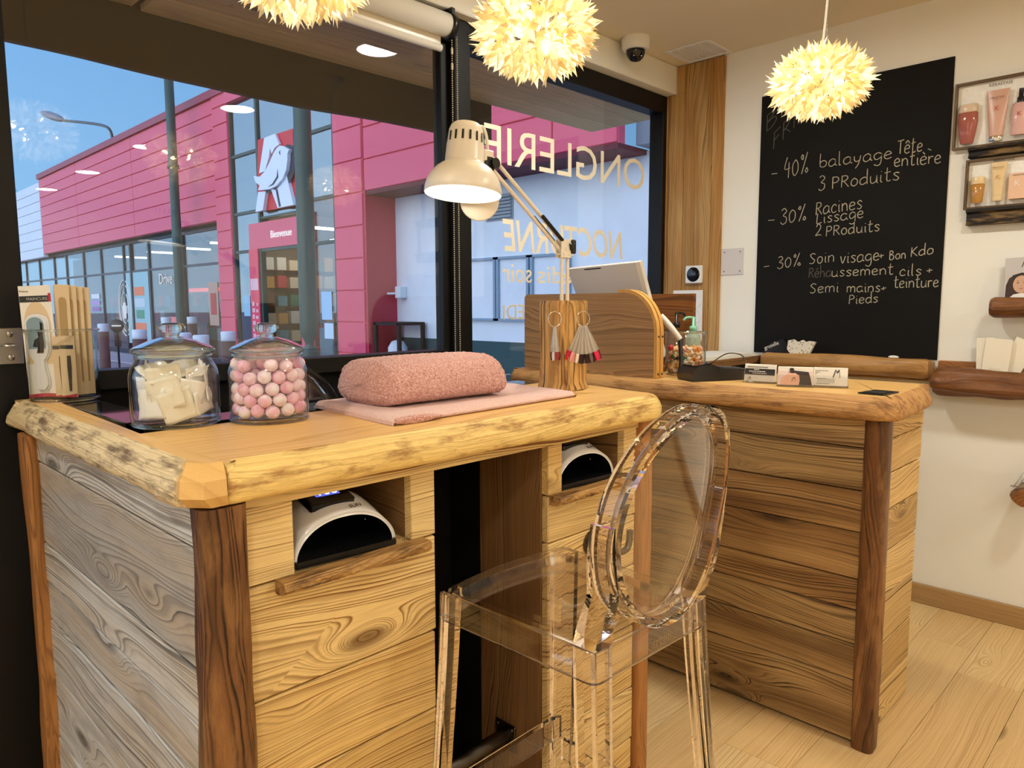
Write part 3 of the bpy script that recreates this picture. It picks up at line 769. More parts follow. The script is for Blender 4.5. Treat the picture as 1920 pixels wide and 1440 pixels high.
# ================================================================ things on the manicure counter
def jar_body(mb, c, r, hb, neck, n=48):
    x, y, z = c
    prof = [(.001, .004), (r*.86, .004), (r*.95, .001), (r*.985, .006), (r, .018), (r, hb*.66), (r*.99, hb*.73), (r*.95, hb*.81), (r*.86, hb*.90), (neck*1.01, hb*.955), (neck, hb*.985), (neck*1.02, hb)]
    mb.lathe(prof, c, n)
    mb.lathe([(neck*.965, hb), (neck*.96, hb*.96), (r*.82, hb*.89), (r*.92, hb*.80), (r*.96, hb*.70), (r*.965, .022), (r*.93, .011), (.001, .011)], c, n)
def jar_lid(mb, c, r, hb, neck, n=48):
    z = hb+.001
    mb.lathe([(neck*.9, z-.008), (neck*1.0, z), (r*.90, z+.001), (r*.915, z+.005), (r*.90, z+.010), (r*.84, z+.013), (r*.55, z+.024), (r*.26, z+.031)], c, n)
    mb.lathe([(r*.26, z+.028), (r*.54, z+.020), (r*.84, z+.009), (neck*.9, z+.001)], c, n)
def knob(mb, c, r, hb, n=24):
    z = hb+.030
    mb.lathe([(.001, z), (r*.19, z), (r*.16, z+.006), (r*.17, z+.010), (r*.27, z+.014), (r*.31, z+.021), (r*.26, z+.028), (r*.12, z+.031), (.001, z+.031)], c, n)
def make_jar(name, label, c, r, hb, neck):
    j = thing(name, label, 'jar', c)
    b = MB(); jar_body(b, c, r, hb, neck); b.build('glass_body', M['jar'], j, fixn=False)
    b = MB(); jar_lid(b, c, r, hb, neck); ld = b.build('lid', M['lid'], j, fixn=False)
    b = MB(); knob(b, c, r, hb); b.build('lid_knob', M['knob_glass'], ld)
    b = MB(); b.lathe([(r*.70, hb+.0035), (r*.88, hb+.001), (r*.93, hb+.004), (r*.935, hb+.0075), (r*.90, hb+.011), (r*.70, hb+.017), (r*.70, hb+.013)], c, 48); b.rings([[(c[0]+q*r*cos(2*pi*k/48), c[1]+q*r*sin(2*pi*k/48), c[2]+hb+dz) for k in range(48)] for q, dz in ((.70, .013), (.70, .0035))], cap0=False, cap1=False); b.build('lid_rim', M['knob_glass'], ld)
    b = MB(); b.tube([(c[0]+neck*1.03*cos(2*pi*k/48), c[1]+neck*1.03*sin(2*pi*k/48), c[2]+hb-.0045) for k in range(48)], .0042, 10, loop=True); b.build('mouth_rim', M['knob_glass'], j)
    b = MB(); b.tube([(c[0]+r*.945*cos(2*pi*k/48), c[1]+r*.945*sin(2*pi*k/48), c[2]+.0048) for k in range(48)], .0042, 10, loop=True); b.build('foot_rim', M['knob_glass'], j)
    return j
J1 = (.560, 1.492, ZT); J2 = (.715, 1.405, ZT)
make_jar('glass_jar', 'lidded glass jar filled with folded cotton pads on the counter corner', J1, .083, .142, .066)
make_jar('glass_jar', 'lidded glass jar filled with pink and white balls on the counter', J2, .079, .140, .064)
# cotton pads
rnd = random.Random(11)
cot = [plain('cotton_'+n_, c_, .95, bump=.5, bscale=900) for n_, c_ in (('cream', S(250, 246, 236)), ('white', S(248, 244, 234)), ('yellowish', S(248, 240, 218)))]
def pad_mesh(k):
    mb = MB(); n = 8; a = .027+.002*k; R = []
    def hgt(u, v): return nz((u*40+k*9, v*40, k))*.005
    top = []; bot = []
    for i in range(n+1):
        for j in range(n+1):
            u = (-1+2*i/n)*a; v = (-1+2*j/n)*a*(1.0 if k else .82)
            e = nz((u*90, v*90, 3.3+k))*.002 if i in (0, n) or j in (0, n) else 0
            top.append((u+e, v+e, hgt(u, v)+.0016)); bot.append((u+e, v+e, hgt(u, v)-.0016))
    m_ = len(top); fs = []
    for i in range(n):
        for j in range(n):
            q = i*(n+1)+j; fs.append((q, q+n+1, q+n+2, q+1)); fs.append((m_+q, m_+q+1, m_+q+n+2, m_+q+n+1))
    ed = [i*(n+1) for i in range(n+1)] + [n*(n+1)+j for j in range(1, n+1)] + [i*(n+1)+n for i in range(n-1, -1, -1)] + [j for j in range(n-1, 0, -1)]
    for p, q in zip(ed, ed[1:]+ed[:1]): fs.append((p, q, m_+q, m_+p))
    mb.add(top+bot, fs, smooth=True)
    return mb
pads = []
for k in range(3):
    o = pad_mesh(k).build('cotton_pad', cot[k], org=(0, 0, 0)); pads.append(o)
spots = []
for lay, (zc, rr, cnt_) in enumerate(((.046, .062, 7), (.072, .060, 7), (.092, .053, 6))):       # standing pads against the glass
    for q in range(cnt_):
        a = q*2*pi/cnt_+lay*.45+rnd.uniform(-.12, .12); spots.append((rr*cos(a), rr*sin(a), zc+rnd.uniform(-.004, .004), a, True))
for k in range(16):
    a = rnd.uniform(0, 6.28); rr = rnd.uniform(0, .026); spots.append((rr*cos(a), rr*sin(a), .024+k*.0052, a, False))
for a, zc in ((.4, .104), (1.9, .108), (3.3, .106), (4.6, .110), (5.6, .104)): spots.append((.032*cos(a), .032*sin(a), zc, a, 'top'))
for i, (x_, y_, z_, a, up) in enumerate(spots):
    src = pads[i % 3]; o = src if i < 3 else src.copy()
    if i >= 3: COL.objects.link(o)
    o.location = (J1[0]+x_, J1[1]+y_, J1[2]+z_)
    if up == 'top': o.rotation_euler = (rnd.uniform(-.6, .6), rnd.uniform(-.5, .5), a)
    elif up: o.rotation_euler = (pi/2+rnd.uniform(-.16, .10), rnd.uniform(-.35, .35), a+pi/2+rnd.uniform(-.12, .12))
    else: o.rotation_euler = (rnd.uniform(-.3, .3), rnd.uniform(-.3, .3), rnd.uniform(0, 6))
    tag(o, 'cream cotton pad among the others in the glass jar on the corner', 'cotton pad', 'cotton pads in the jar')
# pink balls
def marb(name, a_, b_):
    m, t = new_mat(name)
    co = t.n('ShaderNodeTexCoord').outputs['Object']
    oi = t.n('ShaderNodeObjectInfo').outputs['Random']
    v = t.vec('ADD', co, t.n('ShaderNodeCombineXYZ', X=oi, Y=t.m('MULTIPLY', oi, 3.0)).outputs[0])
    n1 = t.noise(v, 60, 2, .5)
    c = t.mix(t.ramp(n1, [(.40, 0.0), (.58, 1.0)]), a_, b_)
    p = t.n('ShaderNodeBsdfPrincipled', Base__Color=c, Roughness=.6); p.inputs['Subsurface Weight'].default_value = .15
    p.inputs['Subsurface Radius'].default_value = (.004, .002, .002)
    out(t, p.outputs[0]); return m
balls = []
for nm, a_, b_ in (('ball_pink', S(244, 190, 212), S(250, 228, 236)), ('ball_pale', S(250, 242, 248), S(248, 214, 228)), ('ball_rose', S(238, 168, 196), S(246, 204, 220))):
    mb = MB(); r = .0138
    prof = []
    for k in range(0, 15):
        t_ = -pi/2+pi*k/14
        g_ = 1-.07*math.exp(-(t_/.10)**2)
        prof.append((max(.0002, r*cos(t_)*g_), r*sin(t_)))
    mb.lathe(prof, (0, 0, 0), 20); balls.append(mb.build('pink_ball', marb(nm, a_, b_), org=(0, 0, 0)))
bs = []
for lay in range(5):
    z = .0255+lay*.0226
    for cnt, rr in ((13, .0605), (7, .033)):
        if lay < 4 and cnt == 7: continue
        for q in range(cnt):
            a = 2*pi*q/cnt+lay*.24+(.3 if cnt == 7 else 0)+rnd.uniform(-.02, .02)
            if lay == 4 and cnt == 13 and q in (2, 6, 9): continue
            bs.append((rr*cos(a), rr*sin(a), z+rnd.uniform(-.003, .003)+(.006 if cnt == 7 else 0)))
for lay in range(4):
    for q in range(7):
        a = 2*pi*q/7+lay*.5; bs.append((.0335*cos(a), .0335*sin(a), .028+lay*.0226))
for i, p in enumerate(bs):
    src = balls[i % 3]; o = src if i < 3 else src.copy()
    if i >= 3: COL.objects.link(o)
    o.location = (J2[0]+p[0], J2[1]+p[1], J2[2]+p[2]); o.rotation_euler = (rnd.uniform(0, 6), rnd.uniform(0, 6), 0)
    tag(o, 'small pink and white ball among the others in the lidded glass jar', 'ball', 'balls in the jar')
# open glass tumbler with packets
GC = (.517, 2.098, ZT); gr = .079
gt = tag(bpy.data.objects.new('open_glass_tumbler', None), 'open glass tumbler holding tall cardboard packets at the left end of the counter', 'tumbler'); COL.objects.link(gt); gt.location = GC
b = MB(); b.lathe([(.001, .004), (gr*.9, .003), (gr*.96, .0), (gr, .008), (gr*.985, .05), (gr*.985, .168), (gr*1.07, .176), (gr*1.075, .179), (gr*.97, .178), (gr*.955, .16), (gr*.955, .016), (gr*.9, .010), (.001, .010)], GC, 44); b.build('glass_body', M['jar'], gt, fixn=False)
b = MB(); b.tube([(GC[0]+gr*1.04*cos(2*pi*k/48), GC[1]+gr*1.04*sin(2*pi*k/48), GC[2]+.177) for k in range(48)], .0028, 8, loop=True); b.build('rim', M['knob_glass'], gt)
b = MB(); b.tube([(GC[0]+gr*.95*cos(2*pi*k/48), GC[1]+gr*.95*sin(2*pi*k/48), GC[2]+.0045) for k in range(48)], .004, 8, loop=True); b.build('foot_rim', M['knob_glass'], gt)
kraft = plain('packet_card', S(222, 198, 160), .75); white_card = plain('packet_white', S(240, 234, 224), .6); redp = plain('packet_red', S(190, 42, 62), .5)
blist = plain('blister_gloss', S(226, 226, 226), .08); bandc = plain('packet_band', S(44, 46, 50), .5); mir = plain('pack_mirror', S(150, 178, 196), .05, metal=.6)
vx = Vector((sin(_y), -cos(_y), 0)); vy = Vector((cos(_y), sin(_y), 0))
def packet(name, label, cat, ctr, wd, z0, z1, yaw, lean, mats, draw, grp=None):
    """upright card; local frame: x across, y away from the viewer, z up, leaning"""
    pk = thing(name, label, cat, (ctr[0], ctr[1], z0), grp)
    Tm = Matrix.Translation((ctr[0], ctr[1], z0)) @ Matrix.Rotation(yaw, 4, 'Z') @ Matrix.Rotation(lean, 4, 'Y')
    draw(pk, Tm, wd, z1-z0); return pk
def part(pk, Tm, name, mat, fn):
    b = MB(); b.T = Tm; fn(b); return b.build(name, mat, pk)
def draw_brush(pk, Tm, w_, h):
    part(pk, Tm, 'card', white_card, lambda b: b.box(-w_/2, w_/2, 0, .002, 0, h, b=.0005))
    part(pk, Tm, 'window', kraft, lambda b: b.prism([(w_*.42*cos(pi*k/20), h*.62+h*.24*sin(pi*k/20)) for k in range(21)]+[(-w_*.42, h*.30), (w_*.42, h*.30)], lambda a, c, d: Vector((a, d, c)), -.0006, .0))
    part(pk, Tm, 'title_band', bandc, lambda b: b.box(-w_*.48, w_*.42, -.0010, -.0001, h*.855, h*.91))
    part(pk, Tm, 'red_flash', redp, lambda b: (b.box(w_*.42, w_*.497, -.001, -.0001, h*.855, h*.93), b.prism([(-w_/2, 0), (w_/2, 0), (w_/2, h*.022)]+[(w_/2-w_*k/10, h*(.022+.012*sin(k/10*pi))) for k in range(1, 11)], lambda a, c, d: Vector((a, d, c)), -.0008, -.0001)))
    def wr(b):
        for tx, sz, x_, z_ in (('MAINCURE', .0105, -w_*.26, h*.870),):
            vs, fs = text_mesh(tx, sz, .0001); b.add([(v.x+x_, -.0012, v.y+z_) for v in vs], fs)
    part(pk, Tm, 'title', M['paper'], wr)
    def wr2(b):
        vs, fs = text_mesh('Presurp', .007, .0001); b.add([(v.x-w_*.46, -.0012, v.y+h*.945) for v in vs], fs)
    part(pk, Tm, 'small_print', bandc, wr2)
    out_ = [(.026*cos(a), .020*sin(a)+h*.66) for a in [pi*k/14 for k in range(15)]] + [(-.026, h*.44), (-.020, h*.37), (-.012, h*.33), (-.013, h*.25), (-.017, h*.17), (-.016, h*.11), (-.008, h*.07), (.008, h*.07), (.016, h*.11), (.017, h*.17), (.013, h*.25), (.012, h*.33), (.020, h*.37), (.026, h*.44)]
    part(pk, Tm, 'brush', blist, lambda b: (b.prism(out_, lambda a, c, d: Vector((a, d, c)), -.010, -.0012), b.prism([(a*1.15, (c-h*.40)*1.05+h*.40) for a, c in out_], lambda a, c, d: Vector((a, d, c)), -.004, -.0011)))
    part(pk, Tm, 'mirror', mir, lambda b: b.prism([(.021*cos(a), .018*sin(a)+h*.655) for a in [pi*k/14 for k in range(15)]]+[(-.021, h*.44), (.021, h*.44)], lambda a, c, d: Vector((a, d, c)), -.0112, -.0101))
    def blot(b):
        pts = [(-.006+.004, h*.40), (.014, h*.40), (.018, h*.47), (.017, h*.56), (.019, h*.66), (.013, h*.68), (.012, h*.58), (.004, h*.60), (.006, h*.54), (-.004, h*.52), (-.010, h*.46), (.002, h*.45)]
        b.prism(pts, lambda a, c, d: Vector((a, d, c)), -.0118, -.0112)
    part(pk, Tm, 'painted_reflection', M['black_gloss'], blot)  # dark reflection in the mirror, drawn as a flat black shape
def draw_tall(pk, Tm, w_, h):
    part(pk, Tm, 'card', kraft, lambda b: b.box(-w_/2, w_/2, 0, .0035, 0, h, b=.0008))
    part(pk, Tm, 'file', plain('file_sand', S(176, 148, 100), .8) if 'file_sand' not in MATS else MATS['file_sand'], lambda b: b.prism([(w_*.22*cos(a), h*.86+w_*.22*sin(a)) for a in [pi*k/10 for k in range(11)]]+[(-w_*.22, h*.12), (w_*.22, h*.12)], lambda a, c, d: Vector((a, d, c)), -.003, -.0001))
def draw_small(pk, Tm, w_, h):
    part(pk, Tm, 'card', kraft, lambda b: b.box(-w_/2, w_/2, 0, .002, 0, h, b=.0005))
    part(pk, Tm, 'title_band', bandc, lambda b: b.box(-w_*.45, w_*.40, -.001, -.0001, h*.79, h*.85))
    part(pk, Tm, 'red_flash', redp, lambda b: b.prism([(-w_/2, 0), (w_/2, 0), (w_/2, h*.06), (0, h*.035), (-w_/2, h*.02)], lambda a, c, d: Vector((a, d, c)), -.0008, -.0001))
    part(pk, Tm, 'tweezers', M['gun'], lambda b: b.prism([(-.001, h*.1), (.003, h*.1), (.006, h*.5), (.005, h*.68), (-.002, h*.68), (-.003, h*.5)], lambda a, c, d: Vector((a+w_*.08, d, c)), -.004, -.0011))
yw = _y - pi/2
def at_g(a, b_): v_ = Vector(GC)+vx*a+vy*b_; return (v_.x, v_.y)
zb_ = ZT+.0115
packet('brush_packet', 'white packet with a clear blister foot brush, standing foremost in the tumbler', 'packet', at_g(-.026, -.040), .079, zb_, zb_+.275, yw, -.035, None, draw_brush)
for k in range(4):
    packet('nail_file_packet', ['first', 'second', 'third', 'fourth'][k]+' tall tan nail file packet behind the white brush packet, counted from the left', 'packet', at_g(.018+k*.0085, -.018+k*.014), .034, zb_, zb_+.278-.002*k, yw+.5, .0, None, draw_tall, 'tall tan packets in the tumbler')
packet('tweezer_packet', 'short tan tweezer packet half hidden in the tumbler', 'packet', at_g(.019, -.042), .034, zb_, zb_+.150, yw, -.015, None, draw_small, 'short tweezer packets in the tumbler')
packet('tweezer_packet', 'short tan tweezer packet showing dark tweezers, at the right edge of the tumbler', 'packet', at_g(.040, -.047), .038, zb_, zb_+.152, yw, .0, None, draw_small, 'short tweezer packets in the tumbler')
# folded towel and towel-covered hand rest
def terry(name, col, dark):
    m, t = new_mat(name)
    co = t.n('ShaderNodeTexCoord').outputs['Object']
    n1 = t.noise(co, 290, 4, .75); n2 = t.noise(co, 35, 2, .5)
    c = t.mix(t.ramp(n1, [(.40, 0.0), (.60, 1.0)]), dark, col)
    c = t.mix(t.m('MULTIPLY', n2, .15), c, dark)
    p = t.n('ShaderNodeBsdfPrincipled', Base__Color=c, Roughness=.95); p.inputs['Sheen Weight'].default_value = .3
    p.inputs['Specular IOR Level'].default_value = .1
    b = t.n('ShaderNodeBump', Height=n1, Strength=.9, Distance=.003); t.t.links.new(b.outputs[0], p.inputs['Normal'])
    out(t, p.outputs[0]); return m
M['terry'] = terry('pink_terry', S(246, 204, 194), S(192, 124, 112)); M['terry_flat'] = terry('pink_terry_flat', S(246, 212, 202), S(230, 184, 172))
mb = MB(); nx, ny = 70, 46; top = []
def tw_xy(u, v):
    x = .842+(1.440-.842)*u; y = 1.150+(1.50-1.150)*v
    return x+.03*v+.02*u*(1-v)*0, y+.030*u*(1-v)+.03*u*v*.4
R = []
def tz(u, v):
    e = min(u, 1-u)*.6/.035, min(v, 1-v)*.36/.028
    k = 1-(1-min(1, e[0]*2))**3*.5-(1-min(1, e[1]*2))**3*.5
    return ZT+.0165*k + nz((u*7, v*5, 1))*.0016
for i in range(nx+1):
    u = i/nx; r = []
    for j in range(ny+1):
        v = j/ny; x, y = tw_xy(u, v); r.append((x+nz((u*9, v*9, 5))*.002, y+nz((u*11, v*9, 8))*.0025, tz(u, v)))
    x, y = tw_xy(u, 1); r += [(x, y, ZT+.0012), (x, y-.02, ZT+.0006)]
    x, y = tw_xy(u, 0); r = [(x, y+.02, ZT+.0006), (x, y+.003, ZT+.0012), (x, y-.002, ZT+.006)] + r
    R.append(r)
mb.rings(R, closed=False, cap0=True, cap1=True)
tow = tag(mb.build('folded_towel', M['terry_flat'], org=(1.1, 1.3, ZT)), 'flat folded pale pink towel lying on the counter under the hand rest', 'towel')
mb = MB(); R = []
for i in range(15):                                   # the turned-in lip at the front left corner
    u = i/14; x = .848+.115*u; y = 1.146-.002*math.sin(u*pi)
    w_ = .0075*math.sin(pi*(.15+.85*u)) + .002
    R.append([(x, y+.004+.006*cos(a), ZT+.0085+w_*sin(a)) for a in [2*pi*k/10 for k in range(10)]])
mb.rings(R); mb.build('turned_in_lip', M['terry'], tow)
mb = MB(); R = []; na, nl = 150, 210
prof = []
def cush_prof(t):
    """closed D section: t 0..1 round the outline; returns (y, z) for a unit depth"""
    a = t*2*pi
    c, s_ = cos(a), sin(a)
    y = (abs(c)**.62)*(1 if c > 0 else -1); z = (abs(s_)**.72)*(1 if s_ > 0 else -1)
    return y*.118*(1-.16*max(0, z)), (z*.064+.0 if z > 0 else z*.036)
cz = ZT+.0165+.036
for i in range(nl+1):
    s_ = -1+2*i/nl; e = max(0.0, (abs(s_)-.93)/.07); k = math.sqrt(max(0.0, 1-e*e))*.16+.84 if e < 1 else .84
    r = []
    for j in range(na):
        y, z = cush_prof(j/na); x = 1.082+s_*.168
        p = Vector((x, 1.352+y*k, cz+z*k+ .003*(1-s_*s_)*(1 if z > 0 else 0)))
        d = Vector((s_*e*.9, y/.118, z/.06)).normalized()
        q = nz(p, 230)*.0024+nz(p, 120)*.0018+nz(p, 9)*.0015
        r.append(p+d*q)
    R.append(r)
def shrink(r, f, dx):
    c = sum(r, Vector((0, 0, 0)))/len(r)
    return [c+(p-c)*f+Vector((dx+nz(p, 200)*.0015, 0, 0)) for p in r]
R = [shrink(R[0], .02, -.014), shrink(R[0], .45, -.013), shrink(R[0], .8, -.009), shrink(R[0], .94, -.004)] + R + [shrink(R[-1], .94, .004), shrink(R[-1], .8, .009), shrink(R[-1], .45, .013), shrink(R[-1], .02, .014)]
mb.rings(R)
tag(mb.build('hand_rest', M['terry'], org=(1.08, 1.35, ZT+.017)), 'rounded hand rest wrapped in pink terry towelling, lying on the folded towel', 'hand rest')
# log holder
LX, LY = 1.567, 1.330
mb = MB(ax=(2, 1, 0), seed=4.9); R = []
n = 90
for i in range(41):
    t = i/40; z = ZT+.002+.245*t; r = []
    for j in range(n):
        a = 2*pi*j/n
        q = .066+.004*sin(a*2+1)+.010*(.5-t)*0 + abs(nz((cos(a)*5.0, sin(a)*5.0, z*2.2)))*-.012+.005 + nz((cos(a)*12, sin(a)*12, z*3))*.0025+nz((cos(a)*2, sin(a)*2, z*5))*.006
        q += .004*math.exp(-((t-.0)/.06)**2)-.002*math.exp(-((t-1)/.03)**2)
        r.append((LX+q*cos(a), LY+q*sin(a), z+(nz((cos(a)*3, sin(a)*3, 7))*.006 if i == 0 else 0)))
    R.append(r)
for r in R:
    for k_, p in enumerate(r): pass
mb.rings(R, cap0=True, cap1=False)
mb.add(R[-1], [list(range(n))], mat=1)
# grain coordinates round the trunk
lg = tag(mb.build('log_holder', [M['stump'], M['slab']], org=(LX, LY, ZT)), 'upright stripped log on the counter that holds the desk lamp and nail sample rings', 'log')
# nail colour rings hanging on the log
cl = {}
def tipmat(i):
    pal = [S(60, 18, 30), S(214, 206, 204), S(150, 60, 60), S(206, 24, 64), S(238, 160, 160), S(246, 226, 206), S(38, 22, 30), S(110, 92, 80), S(236, 200, 190), S(90, 20, 40), S(230, 40, 90), S(120, 116, 118)]
    i %= len(pal)
    if i not in cl: cl[i] = plain('nail_lacquer_%d' % i, pal[i], .12)
    return cl[i]
tow_cam = Vector((-cos(_y), -sin(_y), 0)); rt_cam = Vector((sin(_y), -cos(_y), 0))
def sample_ring(label, off, zc, rr, angs, cols, L=.098, hang=.0, out_=.078):
    c = Vector((LX, LY, 0)) + tow_cam*out_ + rt_cam*off; c.z = zc
    t_ = thing('nail_sample_ring', label, 'nail sample ring', tuple(c), 'nail sample rings on the log')
    b = MB(); b.tube([c+rt_cam*(rr*.86*cos(2*pi*k/28))+Vector((0, 0, rr*sin(2*pi*k/28))) for k in range(28)], .0013, 6, loop=True)
    b.tube([c+Vector((0, 0, rr)), c+Vector((0, 0, rr))-tow_cam*.012], .0018, 6)
    b.build('ring', M['chrome'], t_)
    for i, a in enumerate(angs):
        dr = Vector((0, 0, -1))*cos(a)+rt_cam*sin(a); sdv = rt_cam*cos(a)+Vector((0, 0, 1))*sin(a)
        p0 = c+Vector((0, 0, -rr*.96))+rt_cam*(sin(a)*.018)+Vector((0, 0, 1-cos(a)))*.05+tow_cam*(.002+.0014*((i*5) % 7))
        b = MB(); w0, w1 = .0028, .0052; N = 8
        rows = []
        for k in range(N+1):
            s_ = k/N*L; w_ = w0+(w1-w0)*min(1, (k/N)*1.5)
            if k == N: w_ *= .55
            bow = tow_cam*(.002*math.sin(k/N*pi))
            p = p0+dr*s_+bow
            rows.append([p-sdv*w_, p-sdv*w_*.5+tow_cam*.0012, p+sdv*w_*.5+tow_cam*.0012, p+sdv*w_, p+sdv*w_*.5-tow_cam*.0004, p-sdv*w_*.5-tow_cam*.0004])
        cut = 6
        b.rings(rows[:cut+1], mat=0); b.rings([[q+tow_cam*.0003 for q in r] for r in rows[cut:]], mat=1)
        b.build('nail_tip', [M['nail'], tipmat(cols[i])], t_)
sample_ring('small ring of clear nail tips with dark ends, on the left of the log', -.030, 1.262, .0205, [-.07, -.04, -.01, .02, .05, .08, .11], [0, 1, 1, 7, 2, 2, 9], .092)
sample_ring('full fan of red, pink and dark nail tips on the right of the log', .048, 1.262, .0205, [-.44+.036*k for k in range(25)], [3, 3, 10, 8, 4, 4, 8, 5, 5, 11, 7, 6, 0, 11, 6, 6, 9, 0, 7, 6, 9, 3, 10, 3, 9], .102, out_=.062)
# desk lamp
dlp = thing('desk_lamp', 'cream swing-arm desk lamp, lit, standing in the log', 'desk lamp', (1.545, 1.31, ZT+.24))
YL = 1.31; cm_ = M['cream_metal']
jt = Vector((1.542, YL, 1.452))
b = MB()
for dx in (-.012, .012): b.tube([(1.546+dx, YL, ZT+.22), (1.546+dx, YL, 1.440)], .0052, 10)
b.build('pole', cm_, dlp)
sh0 = Vector((1.172, 1.308, 1.560)); tiltv = Vector((.10, .02, 1)).normalized()
head = Vector((1.268, YL, 1.648))
dr = (head-jt).normalized(); pn = Vector((-dr.z, 0, dr.x))
b = MB()
for s_ in (-.012, .012): b.tube([jt+pn*s_, head+pn*s_], .005, 10)
b.build('arm', cm_, dlp)
b = MB(); b.T = None
for s_ in (-.006, .006): b.box(jt.x-.022, jt.x+.020, YL+s_*1.6-.001, YL+s_*1.6+.001, 1.428, 1.478, b=.0008)
b.tube([jt+Vector((0, -.012, 0)), jt+Vector((0, .012, 0))], .006, 10)
b.tube([jt+Vector((-.012, -.013, -.014)), jt+Vector((-.012, .013, -.014))], .004, 8); b.tube([jt+Vector((.012, -.013, -.014)), jt+Vector((.012, .013, -.014))], .004, 8)
b.build('elbow', cm_, dlp)
b = MB(); b.tube([jt+Vector((.012, -.010, .006)), jt+Vector((.028, -.010, .010))], .010, 12); b.box(jt.x+.018, jt.x+.034, YL-.018, YL-.002, 1.440, 1.478, b=.003); b.build('elbow_knob', M['black_plastic'], dlp)
def spring(p0, p1, r=.0042, turns=26):
    p0 = Vector(p0); p1 = Vector(p1); d_ = (p1-p0); u = d_.normalized(); a = u.orthogonal().normalized(); c_ = u.cross(a)
    return [p0+d_*(k/(turns*8))+a*r*cos(2*pi*k/8)+c_*r*sin(2*pi*k/8) for k in range(turns*8+1)]
b = MB()
for s_ in (-.016, .016): b.tube(spring(jt+dr*.03+Vector((0, s_, .004)), jt+dr*.13+Vector((0, s_, .004))), .0014, 5)
b.tube([jt+dr*.03+Vector((0, -.016, .004)), jt+dr*.13+Vector((0, -.016, .004))], .0035, 8); b.tube([jt+dr*.03+Vector((0, .016, .004)), jt+dr*.13+Vector((0, .016, .004))], .0035, 8)
b.build('spring', M['black_plastic'], dlp)
b = MB(); b.tube([head+Vector((.004, -.014, -.004)), head+Vector((.004, .014, -.004))], .013, 14); b.box(head.x-.022, head.x+.006, YL-.007, YL+.007, head.z-.022, head.z+.012, b=.003)
b.build('head_joint', M['black_plastic'], dlp)
b = MB(); b.box(head.x-.028, head.x+.004, YL-.006, YL+.006, head.z+.0, head.z+.026, b=.002); b.tube(cr([(1.222, YL, 1.722), (1.240, YL, 1.726), (1.252, YL, 1.705), (1.256, YL, 1.675), (head.x, YL, head.z+.01)], 5), .0038, 8); b.build('cable_loop', cm_, dlp)
Q = tiltv.to_track_quat('Z', 'Y').to_matrix().to_4x4()
b = MB(); b.T = Matrix.Translation(sh0) @ Q
prof = [(.0905, 0), (.0918, .002), (.0908, .014), (.0865, .030), (.078, .046), (.066, .060), (.055, .068), (.0478, .0715), (.0462, .077), (.0440, .118), (.040, .150), (.036, .160), (.030, .165), (.001, .166)]
b.lathe(prof, (0, 0, 0), 40)
b.lathe([(.0905, 0), (.0885, .014), (.084, .029), (.075, .045), (.063, .058), (.048, .066), (.030, .070), (.001, .071)], (0, 0, 0), 40, mat=1)
shade_in = plain('lamp_inner', S(250, 246, 235), .5)
b.build('shade', [cm_, shade_in], dlp)
b = MB(); b.T = Matrix.Translation(sh0) @ Q
for k in range(16):
    a = 2*pi*k/16+.1; r0 = .0445
    for rr_ in (0,):
        ca, sa = cos(a), sin(a); hw_ = .0026
        b.add([(r0*ca-hw_*-sa+.0005*ca, r0*sa-hw_*ca+.0005*sa, .118), (r0*ca+hw_*-sa+.0005*ca, r0*sa+hw_*ca+.0005*sa, .118), ((r0-.0014)*ca+hw_*-sa+.0005*ca, (r0-.0014)*sa+hw_*ca+.0005*sa, .140), ((r0-.0014)*ca-hw_*-sa+.0005*ca, (r0-.0014)*sa-hw_*ca+.0005*sa, .140)], [(0, 1, 2, 3)])
b.build('vent_slot', plain('slot_shadow', S(40, 34, 28), .8), dlp)
b = MB(); b.T = Matrix.Translation(sh0) @ Q; b.lathe([(.001, .010), (.080, .010), (.085, .015)], (0, 0, 0), 36); b.build('diffuser', M['desk_bulb'], dlp, fixn=False)
b = MB(); c_ = Vector((1.276, 1.362, 1.560)); nv = (Vector((0, 0, 1.3))-c_).normalized()
b.T = Matrix.Translation(c_) @ nv.to_track_quat('Z', 'Y').to_matrix().to_4x4()
b.lathe([(.001, .004), (.046, .004), (.049, .002), (.049, -.002), (.046, -.004), (.001, -.004)], (0, 0, 0), 32); b.T = None
b.tube([c_+Vector((0, 0, .04)), (1.25, 1.325, 1.62), (head.x-.01, YL+.008, head.z)], .004, 8)
b.build('flip_up_cover', cm_, dlp)
